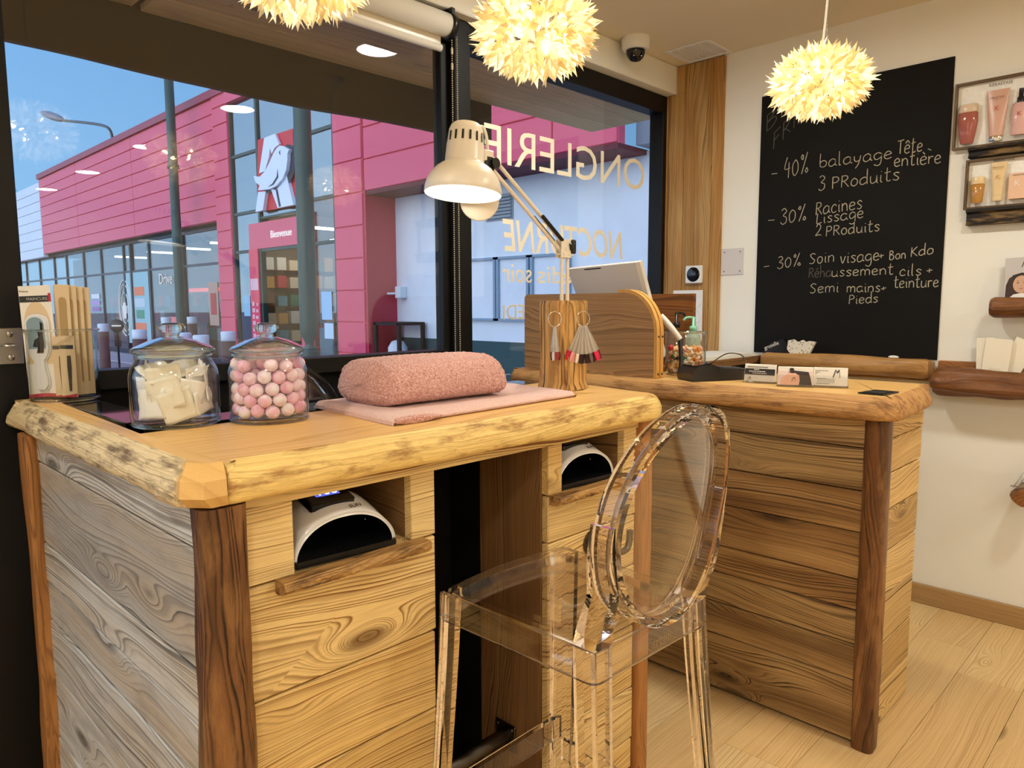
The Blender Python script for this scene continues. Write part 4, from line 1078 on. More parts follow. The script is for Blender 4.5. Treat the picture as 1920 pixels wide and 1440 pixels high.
# two curing lamps in the niches
def uv_lamp(label, x0, zf, yf, yaw=0.0):
    t_ = thing('nail_curing_lamp', label, 'curing lamp', (x0, yf, zf), 'curing lamps in the niches')
    Tm = Matrix.Translation((x0, yf, zf)) @ Matrix.Rotation(yaw, 4, 'Z')
    a_, h_ = .103, .096; N = 36
    def arch(s_, dh=0.0, da=0.0, h_=.080):
        o = []
        for k in range(N+1):
            t = -1+2*k/N; x = (a_-da)*math.sin(t*pi/2)
            z = .012+(h_-dh-.012)*max(0.0, 1-abs(x/(a_-da))**2.3)**.58
            o.append((x*s_, z))
        return o
    outr = []
    for (d_, s_, dz) in ((.004, .985, .078), (.0, 1.0, .080), (.012, 1.0, .086), (.035, 1.0, .099), (.06, 1.0, .108), (.13, .99, .110), (.175, .95, .102), (.195, .86, .085)):
        outr.append([(x, d_, z) for x, z in arch(s_, 0, 0, dz)])
    inn = [[(x, d_, z) for x, z in arch(1.0, .006, .006)] for d_ in (.002, .03, .17)]
    b = MB(); b.T = Tm; b.rings(outr, closed=False, cap0=False, cap1=True); b.rings([outr[0], inn[0]], closed=False, cap0=False, cap1=False); b.build('shell', M['white_gloss'], t_)
    b = MB(); b.T = Tm; b.rings(inn, closed=False, cap0=False, cap1=True); b.build('inner_shell', M['black_plastic'], t_)
    b = MB(); b.T = Tm
    b.prism([(-.106, .004), (-.10, -.006), (.10, -.006), (.106, .004), (.106, .185), (-.106, .185)], lambda a, c, d: Vector((a, c, d)), .0005, .012); b.build('base_tray', M['black_plastic'], t_)
    ang = .30
    b = MB(); b.T = Tm @ Matrix.Translation((-.012, .024, .0965)) @ Matrix.Rotation(ang, 4, 'X')
    b.box(-.045, .045, .0, .07, -.014, .004, b=.003); pl_ = b.build('control_panel', M['black_gloss'], t_)
    b = MB(); b.T = Tm @ Matrix.Translation((-.012, .024, .0965)) @ Matrix.Rotation(ang, 4, 'X'); b.box(-.024, .024, .022, .050, .0042, .0046); b.build('display', glow('display_blue', S(96, 104, 220), 1.2) if 'display_blue' not in MATS else MATS['display_blue'], pl_)
    b = MB(); b.T = Tm @ Matrix.Translation((-.012, .024, .0965)) @ Matrix.Rotation(ang, 4, 'X')
    vs, fs = text_mesh('100', .030, .0002); b.add([(v.x-.022, v.y+.025, .005+v.z) for v in vs], fs); b.build('digits', glow('display_white', (.95, .97, 1, 1), 2.5) if 'display_white' not in MATS else MATS['display_white'], pl_)
    b = MB(); b.T = Tm @ Matrix.Translation((.004, .012, .0842)) @ Matrix.Rotation(.50, 4, 'X')
    vs, fs = text_mesh('SUN', .013, .0002); b.add([(v.x+.008, v.y*.9-.002, .0032+v.z) for v in vs], fs); b.build('printed_name', M['black_plastic'], t_)
    b = MB(); b.T = Tm
    for k in range(5):
        an = .5+k*.5; b.ball((.085*cos(an)*.9, .05, .012+.075*sin(an)*.9), .0025, 6, 5)
    b.build('led', M['chrome'], t_)
uv_lamp('white dome curing lamp with lit display in the left niche', .706, .8465, 1.112, -.06)
uv_lamp('white dome curing lamp with lit display in the right niche', 1.402, .8565, 1.112, -.06)

# ================================================================ things on the reception counter
ZR = 1.046
bx = thing('roll_top_box', 'brown wooden box with a curved front edge, at the back of the reception counter', 'box', (2.3, 1.7, ZR))
def side_out(y0, y1, z0, z1, r):
    o = [(y1, z0), (y1, z1-.012), (y1-.012, z1), (y0+r, z1)]
    for k in range(1, 11):
        a = pi/2+pi/2*k/10; o.append((y0+r+r*cos(a), z1-r*1.15+r*1.15*sin(a)))
    o.append((y0, z0)); return o
so = side_out(1.405, 2.02, ZR, 1.342, .125)
for i, (za, zb2, sd_) in enumerate(((ZR, 1.222, 3.3), (1.2225, 1.35, 9.8))):
    pass
b = MB(ax=(1, 2, 0), seed=3.3); b.prism(so, lambda a, c, d: Vector((d, a, c)), 2.136, 2.156); b.build('side_panel', M['binbox'], bx)
b = MB(ax=(1, 2, 0), seed=9.3); b.prism([(2.02, ZR), (2.02, 1.342), (1.462, 1.342), (1.462, ZR)], lambda a, c, d: Vector((d, a, c)), 2.486, 2.506); b.build('side_panel', M['bindark'], bx)
b = MB(ax=(0, 2, 1), seed=5.3); b.box(2.156, 2.486, 2.0, 2.02, ZR, 1.30); b.box(2.156, 2.486, 1.52, 2.0, ZR, ZR+.015); b.build('back_board', M['bindark'], bx)
for xa in (2.1362, 2.160):
    edge = [p for p in so if p[0] < 1.55]
    edge = [(1.56, 1.342)] + [(y_, z_) for y_, z_ in so[3:]]
    R = []
    for k, (y_, z_) in enumerate(edge):
        ty, tz_ = (edge[min(k+1, len(edge)-1)][0]-edge[max(k-1, 0)][0], edge[min(k+1, len(edge)-1)][1]-edge[max(k-1, 0)][1])
        l_ = math.hypot(ty, tz_); ny_, nz_ = tz_/l_, -ty/l_
        if k == len(edge)-1: ny_, nz_ = -1, 0
        if ny_ > 0: ny_, nz_ = -ny_, -nz_
        if k == 0: ny_, nz_ = 0, 1
        o1 = .012
        R.append([(xa, y_, z_), (xa, y_+ny_*o1, z_+nz_*o1), (xa+.018, y_+ny_*o1, z_+nz_*o1), (xa+.018, y_, z_)])
    b = MB(ax=(2, 1, 0), seed=2.2+xa); b.rings(R, smooth=False); b.build('bent_edge_strip', M['bentwood'], bx)
b = MB()
for z_ in (1.06, 1.19): b.ball((2.145, 1.392, z_), .004, 8, 6); b.ball((2.169, 1.392, z_), .004, 8, 6)
b.build('screw', M['gun'], bx)
# screen standing in the box
sc_ = thing('tilted_screen', 'light grey tilted screen seen from behind, in the roll-top box', 'screen', (2.27, 1.62, ZR+.016))
def wpt(x, y, z): return Vector((x, y, z))
c0, c1 = wpt(2.23, 1.875, 1.440), wpt(2.23, 1.553, 1.453)           # top edge, left and right as seen
d0, d1 = wpt(2.36, 1.83, 1.10), wpt(2.36, 1.525, 1.10)
nrm = ((c1-c0).cross(d0-c0)).normalized(); nrm = nrm if nrm.x < 0 else -nrm
def slabq(a, b_, c, d, th, inset=0):
    f_ = [a, b_, c, d]; g_ = [p-nrm*th for p in f_]
    return f_+g_, [(0, 1, 2, 3), (7, 6, 5, 4), (0, 4, 5, 1), (1, 5, 6, 2), (2, 6, 7, 3), (3, 7, 4, 0)]
b = MB(); b.add(*slabq(c0, c1, d1, d0, .022)); b.build('casing', plain('grey_casing', S(228, 226, 222), .4), sc_)
e = nrm*.001
b = MB(); b.add(*slabq(c1+e, c1+(c1-c0).normalized()*.016-nrm*.004, d1+(c1-c0).normalized()*.016-nrm*.004, d1+e, .020)); b.build('side_bezel', M['white_plastic'], sc_)
m_ = (c0*.62+c1*.38)
b = MB(); uu = (c1-c0).normalized(); vv_ = (d0-c0).normalized()
b.add(*slabq(m_+vv_*.006+nrm*.0015-uu*.04, m_+vv_*.006+nrm*.0015+uu*.04, m_+vv_*.010+nrm*.0015+uu*.04, m_+vv_*.010+nrm*.0015-uu*.04, .001)); b.build('vent_slot', M['black_plastic'], sc_)
b = MB(); b.box(2.28, 2.42, 1.58, 1.78, ZR+.0155, ZR+.025, b=.003); b.box(2.365, 2.385, 1.66, 1.70, ZR+.02, 1.16, b=.003); b.build('stand', M['white_plastic'], sc_)
# candy jar
CJ = (2.335, 1.400, ZR); cr_ = .072
cj = thing('open_candy_jar', 'open square-shouldered glass jar full of wrapped candies on the reception counter', 'jar', CJ)
b = MB(); b.lathe([(.001, .004), (cr_*.9, .003), (cr_*.97, .0), (cr_, .008), (cr_, .145), (cr_*1.05, .153), (cr_*1.06, .156), (cr_*.97, .156), (cr_*.955, .14), (cr_*.955, .014), (cr_*.9, .009), (.001, .009)], CJ, 40); b.build('glass_body', M['jar'], cj, fixn=False)
b = MB(); b.tube([(CJ[0]+cr_*1.03*cos(2*pi*k/44), CJ[1]+cr_*1.03*sin(2*pi*k/44), CJ[2]+.154) for k in range(44)], .0026, 8, loop=True); b.build('rim', M['knob_glass'], cj)
cpal = [('orange', S(236, 150, 60)), ('peach', S(244, 206, 160)), ('green', S(40, 130, 84)), ('red', S(196, 40, 52)), ('white', S(240, 232, 214)), ('pink', S(236, 160, 160)), ('navy', S(40, 34, 60)), ('brown', S(140, 80, 40))]
protos = []
for nm, c_ in cpal:
    b = MB(); R = []
    for k, (x_, ry, rz) in enumerate(((-.0150, .0068, .0010), (-.0115, .0040, .0020), (-.0095, .0016, .0016), (-.0080, .0040, .0036), (-.004, .0062, .0056), (.0, .0066, .0060), (.004, .0062, .0056), (.0080, .0040, .0036), (.0095, .0016, .0016), (.0115, .0020, .0040), (.0150, .0010, .0068))):
        R.append([(x_+nz((x_*300, j, 1))*.0008, ry*cos(2*pi*j/10), rz*sin(2*pi*j/10)) for j in range(10)])
    b.rings(R); protos.append(b.build('wrapped_candy', plain('wrapper_'+nm, c_, .25), org=(0, 0, 0)))
rnd = random.Random(5); cnt = 0
pos = []
for lay in range(6):
    z = .019+lay*.0150
    for n_, rr in ((17, .055), (9, .034)):
        if n_ == 9 and lay < 5: continue
        for q in range(n_):
            a = 2*pi*q/n_+lay*.19; pos.append((rr*cos(a), rr*sin(a), z+(.002 if n_ == 9 else 0), a))
for i, (x_, y_, z_, a) in enumerate(pos):
    wts = [0, 1, 2, 3, 4, 5, 6, 7, 0, 1, 4, 5, 1] if z_ < .07 else [0, 1, 1, 0, 4, 5, 1, 1]
    k = i if i < 8 else rnd.choice(wts)
    o = protos[k] if i < 8 else protos[k].copy()
    if i >= 8: COL.objects.link(o)
    o.location = (CJ[0]+x_, CJ[1]+y_, CJ[2]+z_+rnd.uniform(-.002, .002)); o.rotation_euler = (rnd.uniform(0, 6), rnd.uniform(-.9, .9), a+pi/2+rnd.uniform(-.35, .35))
    tag(o, 'wrapped '+cpal[k][0]+' candy in the open jar on the reception counter', 'candy', 'candies in the open jar')
# bottles and a brush by the box
def bottle(name, label, c, r, h, mat, neckmat, dirv):
    t_ = thing(name, label, 'pump bottle', c)
    b = MB(); b.lathe([(.001, 0), (r*.95, 0), (r, .004), (r, h*.74), (r*.92, h*.80), (r*.45, h*.86), (r*.42, h*.90), (.001, h*.90)], c, 24); b.build('body', mat, t_)
    b = MB(); b.lathe([(.001, h*.90), (r*.5, h*.90), (r*.5, h), (r*.2, h*1.02), (r*.2, h*1.18), (.001, h*1.18)], c, 16)
    p = Vector(c)+Vector((0, 0, h*1.18)); d_ = Vector(dirv).normalized()
    b.tube(cr([p-d_*.006, p+d_*.016+Vector((0, 0, .003)), p+d_*.030, p+d_*.038-Vector((0, 0, .008))], 4), [.0055]*5+[.0042]*8, 8) if False else b.tube(cr([p-d_*.006, p+d_*.016+Vector((0, 0, .003)), p+d_*.030, p+d_*.038-Vector((0, 0, .008))], 4), .0045, 8)
    b.build('pump', neckmat, t_)
bottle('pump_bottle', 'mint green pump bottle behind the candy jar', (2.448, 1.437, ZR), .028, .172, plain('mint_clear', S(190, 216, 200), .2, trans=.4), plain('mint', S(134, 204, 176), .35), (-.75, .7, 0))
bottle('pump_bottle', 'clear pump bottle with a black head, behind the candy jar beside the box', (2.440, 1.505, ZR), .028, .185, M['clear_plastic'], M['black_plastic'], (.7, -.3, 0))
hb = thing('white_handle_brush', 'white long-handled brush leaning between the roll-top box and the candy jar', 'brush', (2.31, 1.386, ZR))
b = MB()
A_ = Vector((2.215, 1.432, 1.262)); B_ = Vector((2.250, 1.372, 1.178)); C2 = Vector((2.282, 1.3975, 1.075))
b.tube(cr([A_, A_.lerp(B_, .5)+Vector((-.003, 0, .004)), B_], 5), [.0095, .0105, .011, .0115, .0115, .0115, .0115, .011, .0105, .010, .0095], 12); b.build('handle', M['white_plastic'], hb)
b = MB(); b.tube([B_, Vector((2.238, 1.358, 1.11)), Vector((2.225, 1.352, ZR+.006))], .008, 10); b.build('shaft', M['black_plastic'], hb)
b = MB(); b.ball((2.212, 1.385, 1.150), .010, 10, 8); b.build('red_button', plain('red_button', S(176, 28, 30), .3), hb)
# card terminal
tm = thing('card_terminal', 'black card terminal with a cable on the reception counter', 'card terminal', (2.27, 1.26, ZR))
Tm = Matrix.Translation((2.245, 1.238, ZR)) @ Matrix.Rotation(radians(-27), 4, 'Z') @ Matrix.Scale(1.22, 4)
b = MB(); b.T = Tm
b.prism([(-.088, .0005), (-.092, .020), (-.075, .040), (-.03, .046), (.0, .034), (.085, .030), (.09, .004), (.082, .0005)], lambda a, c, d: Vector((a, d, c)), -.040, .040)
b.build('body', M['black_plastic'], tm)
b = MB(); b.T = Tm @ Matrix.Translation((-.052, 0, .0445)) @ Matrix.Rotation(-.13, 4, 'Y'); b.box(-.026, .026, -.032, .032, -.001, .0012, b=.0006); b.build('screen', M['black_gloss'], tm)
b = MB(); b.T = Tm @ Matrix.Translation((.045, 0, .0325)) @ Matrix.Rotation(.047, 4, 'Y')
for i in range(4):
    for j in range(3): b.box(-.028+i*.016, -.017+i*.016, -.026+j*.019, -.012+j*.019, -.001, .0016, b=.0006)
b.build('keypad', plain('key_grey', S(74, 70, 68), .5), tm)
e0 = Tm @ Vector((.088, .0, .016))
b = MB(); b.tube(cr([e0, e0+Vector((.03, .0, .0)), e0+Vector((.055, .005, .03)), e0+Vector((.06, .03, .058)), e0+Vector((.05, .08, .058)), e0+Vector((.03, .13, .02)), e0+Vector((.02, .17, -.016))], 6), .0022, 8); b.build('cable', M['gun'], tm)
# card holders
def cards(label, p0, p1, draw, th=.012):
    """p0 -> p1: base line as seen from the front, left to right"""
    a = Vector((*p0, ZR)); b_ = Vector((*p1, ZR)); u = (b_-a).normalized(); n_ = Vector((u.y, -u.x, 0)); n_ = n_ if n_.x < 0 else -n_
    wd = (b_-a).length; up = (Vector((0, 0, 1))-n_*.18).normalized()
    t_ = thing('card_holder', label, 'card holder', tuple((a+b_)/2), 'card holders on the reception counter')
    Tm = Matrix(((u.x, -n_.x, up.x, a.x), (u.y, -n_.y, up.y, a.y), (u.z, -n_.z, up.z, a.z+.001), (0, 0, 0, 1)))
    b = MB(); b.T = Tm; b.box(.003, wd-.003, .003, .003+th, .0045, .060, b=.0006); cd = b.build('card_stack', M['paper'], t_)
    b = MB(); b.T = Tm; b.box(0, wd, -.0012, .0, .0, .036); b.box(0, wd, -.0012, .034, 0.0, .0022); b.box(0, wd, .004+th, .0055+th, .0, .045); b.build('clear_holder', M['acrylic'], t_)
    draw(t_, Tm, wd, cd)
def flat(b, x0, x1, z0, z1, d=.0026): b.box(x0, x1, d-.0004, d, z0, z1)
def logo_m(b, x, z, s_, d=.0022):
    for pts in ([(0, 0), (.12, 0), (.34, .8), (.30, 1)], [(.30, 1), (.36, .8), (.52, .5), (.50, .72)], [(.50, .72), (.52, .5), (.74, .8), (.72, 1)], [(.72, 1), (.70, .8), (.78, 0), (.84, 0)]):
        b.prism([(x+a*s_, z+c*s_) for a, c in pts], lambda a, c, q: Vector((a, q, c)), d-.0002, d)
ink = plain('ink', S(40, 38, 38), .7)
def draw_a(t_, Tm, wd, cd):
    b = MB(); b.T = Tm; flat(b, .004, wd-.004, .026, .046)
    logo_m(b, .016, .008, .012)
    for k in range(16): flat(b, .012+k*.0042, .0148+k*.0042, .050, .053)
    b.build('print', ink, cd)
    b = MB(); b.T = Tm
    for z_, x0, x1 in ((.042, .034, .05), (.036, .018, .072), (.030, .030, .075)):
        x = x0
        while x < x1: b.box(x, min(x1, x+.0045), .0016, .0020, z_, z_+.0024); x += .006
    b.build('print', M['paper'], cd)
def draw_b(t_, Tm, wd, cd):
    b = MB(); b.T = Tm; b.prism([(.004, .005), (wd-.004, .005), (wd-.004, .048), (.004, .048)], lambda a, c, q: Vector((a, q, c)), .0024, .0028); b.build('print', plain('print_pale', S(236, 214, 206), .5), cd)
    b = MB(); b.T = Tm; b.prism([(wd*.42, .005), (wd*.95, .005), (wd*.9, .03), (wd*.85, .046), (wd*.45, .05), (wd*.30, .044), (wd*.60, .036), (wd*.62, .02)], lambda a, c, q: Vector((a, q, c)), .0018, .0023)
    b.prism([(wd*.4+.007*cos(k), .052+.006*sin(k)) for k in [2*pi*j/14 for j in range(14)]], lambda a, c, q: Vector((a, q, c)), .0018, .0023); b.build('print', plain('print_hair', S(52, 38, 36), .5), cd)
    b = MB(); b.T = Tm; b.prism([(wd*.10, .005), (wd*.60, .005), (wd*.62, .02), (wd*.60, .034), (wd*.50, .042), (wd*.30, .040), (wd*.16, .028)], lambda a, c, q: Vector((a, q, c)), .0012, .0017); b.build('print', plain('print_skin', S(240, 186, 160), .5), cd)
    b = MB(); b.T = Tm; logo_m(b, wd*.40, .016, .014, .0011); b.build('print', ink, cd)
def draw_c(t_, Tm, wd, cd):
    b = MB(); b.T = Tm; logo_m(b, wd*.56, .030, .026)
    for z_, x0, x1 in ((.050, .008, .045), (.045, .008, .022), (.041, .008, .014), (.026, .012, .040), (.010, .012, .050)): flat(b, x0, x1, z_, z_+.0012)
    vs, fs = text_mesh('5', .012, .0001); b.add([(v.x+wd*.38, .0024, v.y+.016) for v in vs], fs)
    b.build('print', ink, cd)
    b = MB(); b.T = Tm; flat(b, .014, wd*.62, .014, .027, .0027); b.build('print', plain('print_grey', S(206, 200, 190), .6), cd)
cards('small card holder with a black-banded card, nearest the terminal', (2.222, 1.118), (2.236, 1.014), draw_a)
cards('small card holder with a picture card, the middle of the three', (2.182, .985), (2.222, .885), draw_b, .018)
cards('small card holder with a white logo card, nearest the counter end', (2.236, .897), (2.268, .800), draw_c)
co_ = thing('black_coaster', 'thin black tag lying flat near the end of the reception counter', 'coaster', (2.21, .695, ZR))
b = MB(); b.prism([(2.160, .735), (2.155, .665), (2.258, .655), (2.266, .722)], lambda a, c, d: Vector((a, c, d)), ZR+.0005, ZR+.0035); b.build('plate', M['black_plastic'], co_)
b = MB(); b.prism([(2.190, .722), (2.188, .675), (2.238, .670), (2.242, .715)], lambda a, c, d: Vector((a, c, d)), ZR+.0036, ZR+.0041); b.build('silver_print', M['steel'], co_)

# ================================================================ blackboard wall
bb = thing('blackboard', 'tall unframed blackboard with handwritten chalk offers on the white wall', 'blackboard', (WX, 1.26, 1.07))
b = MB(); b.box(WX-.008, WX-.001, .857, 1.672, 1.064, 2.292, b=.001); b.build('board', M['board'], bb)
ST = {  # single-stroke handwriting: advance, strokes
 'a': (.50, [[(.40, .42), (.25, .5), (.06, .36), (.05, .10), (.20, 0), (.38, .14), (.41, .46), (.41, .12), (.50, .02)]]),
 'b': (.46, [[(.06, .98), (.05, .5), (.06, .04)], [(.06, .34), (.22, .48), (.40, .36), (.38, .10), (.20, 0), (.06, .08)]]),
 'c': (.42, [[(.38, .40), (.24, .5), (.07, .36), (.06, .12), (.20, 0), (.38, .08)]]),
 'd': (.50, [[(.40, .40), (.24, .48), (.06, .34), (.06, .08), (.20, 0), (.40, .14)], [(.42, 1.0), (.41, .4), (.44, 0)]]),
 'e': (.44, [[(.06, .24), (.34, .30), (.36, .42), (.22, .5), (.06, .36), (.06, .10), (.20, 0), (.40, .08)]]),
 'g': (.48, [[(.40, .42), (.24, .5), (.06, .36), (.06, .14), (.20, .04), (.40, .20), (.42, .46), (.40, -.2), (.24, -.38), (.06, -.28)]]),
 'h': (.48, [[(.06, .98), (.06, 0)], [(.06, .3), (.22, .48), (.38, .36), (.40, 0)]]),
 'i': (.20, [[(.09, .46), (.09, .06), (.16, 0)], [(.09, .66), (.10, .69)]]),
 'l': (.22, [[(.07, .98), (.07, .08), (.17, 0)]]),
 'm': (.70, [[(.06, .48), (.06, 0)], [(.06, .32), (.18, .48), (.32, .38), (.33, 0)], [(.33, .32), (.46, .48), (.60, .38), (.62, 0)]]),
 'n': (.48, [[(.06, .48), (.06, 0)], [(.06, .30), (.22, .48), (.38, .36), (.40, 0)]]),
 'o': (.46, [[(.22, .5), (.06, .34), (.07, .08), (.22, 0), (.38, .12), (.38, .38), (.22, .5)]]),
 'r': (.36, [[(.06, .48), (.06, 0)], [(.06, .30), (.18, .46), (.33, .44)]]),
 's': (.40, [[(.36, .42), (.22, .5), (.08, .40), (.20, .27), (.34, .14), (.22, 0), (.05, .06)]]),
 't': (.38, [[(.16, .86), (.15, .10), (.26, 0), (.34, .06)], [(.02, .56), (.34, .60)]]),
 'u': (.48, [[(.06, .48), (.06, .12), (.18, 0), (.36, .12), (.40, .48), (.40, .06), (.46, .0)]]),
 'v': (.42, [[(.04, .48), (.19, 0), (.38, .5)]]),
 'y': (.46, [[(.06, .48), (.08, .18), (.22, .08), (.38, .22)], [(.40, .48), (.30, -.05), (.14, -.38)]]),
 'B': (.52, [[(.07, .78), (.06, 0)], [(.06, .76), (.30, .74), (.34, .56), (.08, .42), (.36, .36), (.42, .12), (.24, -.02), (.06, .02)]]),
 'F': (.46, [[(.08, .78), (.06, 0)], [(.06, .77), (.42, .78)], [(.07, .42), (.34, .44)]]),
 'I': (.22, [[(.10, .74), (.09, 0)]]),
 'K': (.50, [[(.08, .80), (.06, 0)], [(.44, .80), (.08, .38)], [(.12, .40), (.46, 0)]]),
 'L': (.44, [[(.10, .78), (.06, .10), (.14, 0), (.40, .06)]]),
 'P': (.48, [[(.08, .78), (.06, 0)], [(.06, .76), (.32, .76), (.42, .58), (.30, .42), (.08, .38)]]),
 'R': (.50, [[(.08, .78), (.06, 0)], [(.06, .76), (.32, .76), (.40, .60), (.28, .44), (.08, .40)], [(.18, .40), (.46, 0)]]),
 'S': (.50, [[(.44, .68), (.26, .78), (.08, .64), (.22, .44), (.40, .26), (.28, .02), (.04, .08)]]),
 'T': (.48, [[(.02, .80), (.48, .86)], [(.26, .82), (.22, 0)]]),
 'D': (.52, [[(.08, .76), (.06, 0)], [(.06, .76), (.34, .66), (.44, .36), (.30, .06), (.06, 0)]]),
 '0': (.48, [[(.24, .66), (.07, .44), (.08, .12), (.22, 0), (.40, .18), (.40, .50), (.24, .66)]]),
 '2': (.46, [[(.08, .60), (.22, .76), (.38, .60), (.30, .36), (.06, .02), (.24, .06), (.42, .02)]]),
 '3': (.46, [[(.08, .70), (.26, .78), (.38, .62), (.18, .42), (.38, .30), (.36, .06), (.16, -.04), (.03, .08)]]),
 '4': (.46, [[(.20, .84), (.06, .34), (.40, .36)], [(.32, .60), (.30, -.06)]]),
 '%': (.56, [[(.46, .86), (.12, -.02)], [(.16, .80), (.08, .68), (.16, .60), (.22, .70), (.16, .80)], [(.44, .22), (.36, .10), (.44, .02), (.52, .10), (.44, .22)]]),
 '-': (.40, [[(.04, .30), (.36, .32)]]), '+': (.42, [[(.20, .52), (.20, .10)], [(.04, .31), (.38, .33)]]), ' ': (.3, [])}
ACC = {'ê': ('e', [(.08, .60), (.22, .76), (.36, .60)]), 'é': ('e', [(.16, .60), (.32, .78)]), 'è': ('e', [(.14, .78), (.30, .62)])}
rnd = random.Random(3)
def chalk(txt, y0, z0, y1, z1, hgt, dim=False):
    gl = []; x = 0; tall = .98
    for ch_ in txt:
        base, extra = (ACC[ch_][0], [ACC[ch_][1]]) if ch_ in ACC else (ch_, [])
        adv, stx = ST[base]
        for s_ in list(stx)+extra: gl.append([(x+p[0]+rnd.uniform(-.012, .012), p[1]+rnd.uniform(-.015, .015)) for p in s_])
        x += adv+.05
    mx = max([p[1] for s_ in gl for p in s_]+[.5])
    if txt in '-+': mx = .75
    sc_ = hgt/mx
    b = MB(); L = y0-y1
    for s_ in gl:
        pts = [Vector((WX-.0088, y0-L*(px_/(x-.05)), z0+(z1-z0)*(px_/(x-.05))+py_*sc_)) for px_, py_ in s_]
        pts = cr(pts, 5) if len(pts) > 2 else pts
        hw_ = .0017; A = []; Bv = []
        for k, p in enumerate(pts):
            t_ = (pts[min(k+1, len(pts)-1)]-pts[max(k-1, 0)]).normalized(); n_ = Vector((0, -t_.z, t_.y))
            w_ = hw_*(1+.35*nz((p.y*160, p.z*160, 2)))
            A.append(p+n_*w_); Bv.append(p-n_*w_)
        m = len(A); b.add(A+Bv, [(k, k+1, m+k+1, m+k) for k in range(m-1)])
        b.add([q+Vector((.0006, 0, 0)) for q in A+Bv], [(k, k+1, m+k+1, m+k) for k in range(m-1)])
    return b.build('chalk_writing', M['chalk_dim'] if dim else M['chalk'], bb, fixn=False)
for a in (('-', 1.613, 1.914, 1.579, 1.913, .020), ('40%', 1.550, 1.899, 1.433, 1.907, .094), ('balayage', 1.385, 1.922, 1.073, 1.922, .062), ('Tête', 1.055, 1.935, .956, 1.934, .058),
          ('-', .938, 1.935, .922, 1.924, .017), ('entière', 1.065, 1.885, .884, 1.876, .056), ('3', 1.385, 1.821, 1.351, 1.822, .063), ('PRoduits', 1.325, 1.820, 1.039, 1.828, .066),
          ('-', 1.624, 1.696, 1.584, 1.695, .020), ('30%', 1.560, 1.683, 1.434, 1.690, .076), ('Racines', 1.393, 1.709, 1.186, 1.721, .055), ('Lissage', 1.389, 1.669, 1.178, 1.681, .046),
          ('2', 1.391, 1.614, 1.359, 1.614, .054), ('PRoduits', 1.342, 1.610, 1.108, 1.618, .056), ('-', 1.638, 1.473, 1.603, 1.477, .021), ('30%', 1.568, 1.471, 1.451, 1.481, .061),
          ('Soin', 1.413, 1.485, 1.296, 1.494, .048), ('visage', 1.272, 1.484, 1.104, 1.491, .044), ('+', 1.109, 1.493, 1.085, 1.497, .032), ('Bon', 1.065, 1.491, .997, 1.493, .037), ('Kdo', .981, 1.499, .892, 1.508, .050),
          ('ussement', 1.308, 1.425, 1.043, 1.428, .046), ('cils', 1.021, 1.421, .933, 1.420, .050), ('+', .917, 1.424, .891, 1.428, .031), ('teinture', 1.040, 1.369, .866, 1.370, .050),
          ('mains', 1.238, 1.353, 1.093, 1.353, .036), ('+', 1.093, 1.353, 1.069, 1.358, .028), ('Pieds', 1.227, 1.300, 1.100, 1.307, .050), ('Semi', 1.405, 1.350, 1.271, 1.356, .044)): chalk(*a)
for a in (('Réha', 1.413, 1.423, 1.308, 1.425, .056), ('BR', 1.650, 2.119, 1.514, 2.230, .075), ('FRID', 1.610, 2.034, 1.449, 2.171, .075)): chalk(*a, dim=True)

# switch plate, thermostat, sockets
sp = thing('blank_metal_plate', 'square light metal blank plate on the wall beside the blackboard', 'wall plate', (WX, 1.81, 1.515))
b = MB(); b.box(WX-.005, WX, 1.744, 1.866, 1.449, 1.581, b=.001); b.build('plate', plain('plate_grey', S(214, 208, 204), .45), sp)
b = MB()
for yy in (1.762, 1.848):
    for zz in (1.467, 1.563): b.ball((WX-.005, yy, zz), (.002, .0035, .0035), 8, 6)
b.build('screw', M['gun'], sp)
th = thing('thermostat', 'white square thermostat with round black dial on the wooden corner boards', 'thermostat', (WX-.0145, 2.006, 1.456))
b = MB(); b.box(WX-.036, WX-.0145, 1.959, 2.054, 1.410, 1.502, b=.004); b.build('housing', M['white_plastic'], th)
b = MB(); b.lathe([(.001, -.0375), (.036, -.0375), (.038, -.036), (.038, -.034)], (WX, 2.0065, 1.456), 36, axis='x'); b.build('dial', M['black_gloss'], th)
b = MB(); add_text(b, '20.1', .021, (WX-.0378, 2.028, 1.449), (0, -1, 0), (0, 0, 1), .0001); b.build('digits', plain('dial_digits', S(70, 82, 104), .6), th)
so_ = thing('socket_panel', 'white double socket panel on the wooden corner boards above the counter', 'socket', (WX-.0145, 2.045, 1.25))
b = MB(); b.box(WX-.022, WX-.0145, 1.957, 2.135, 1.107, 1.375, b=.003); b.build('plate', M['white_plastic'], so_)
for zz in (1.322, 1.240, 1.158):
    b = MB(); b.lathe([(.032, -.0225), (.036, -.0245), (.038, -.0225)], (WX, 1.999, zz), 28, axis='x'); b.lathe([(.001, -.0218), (.032, -.0226)], (WX, 1.999, zz), 28, axis='x'); b.build('socket_outlet', M['white_gloss'], so_)

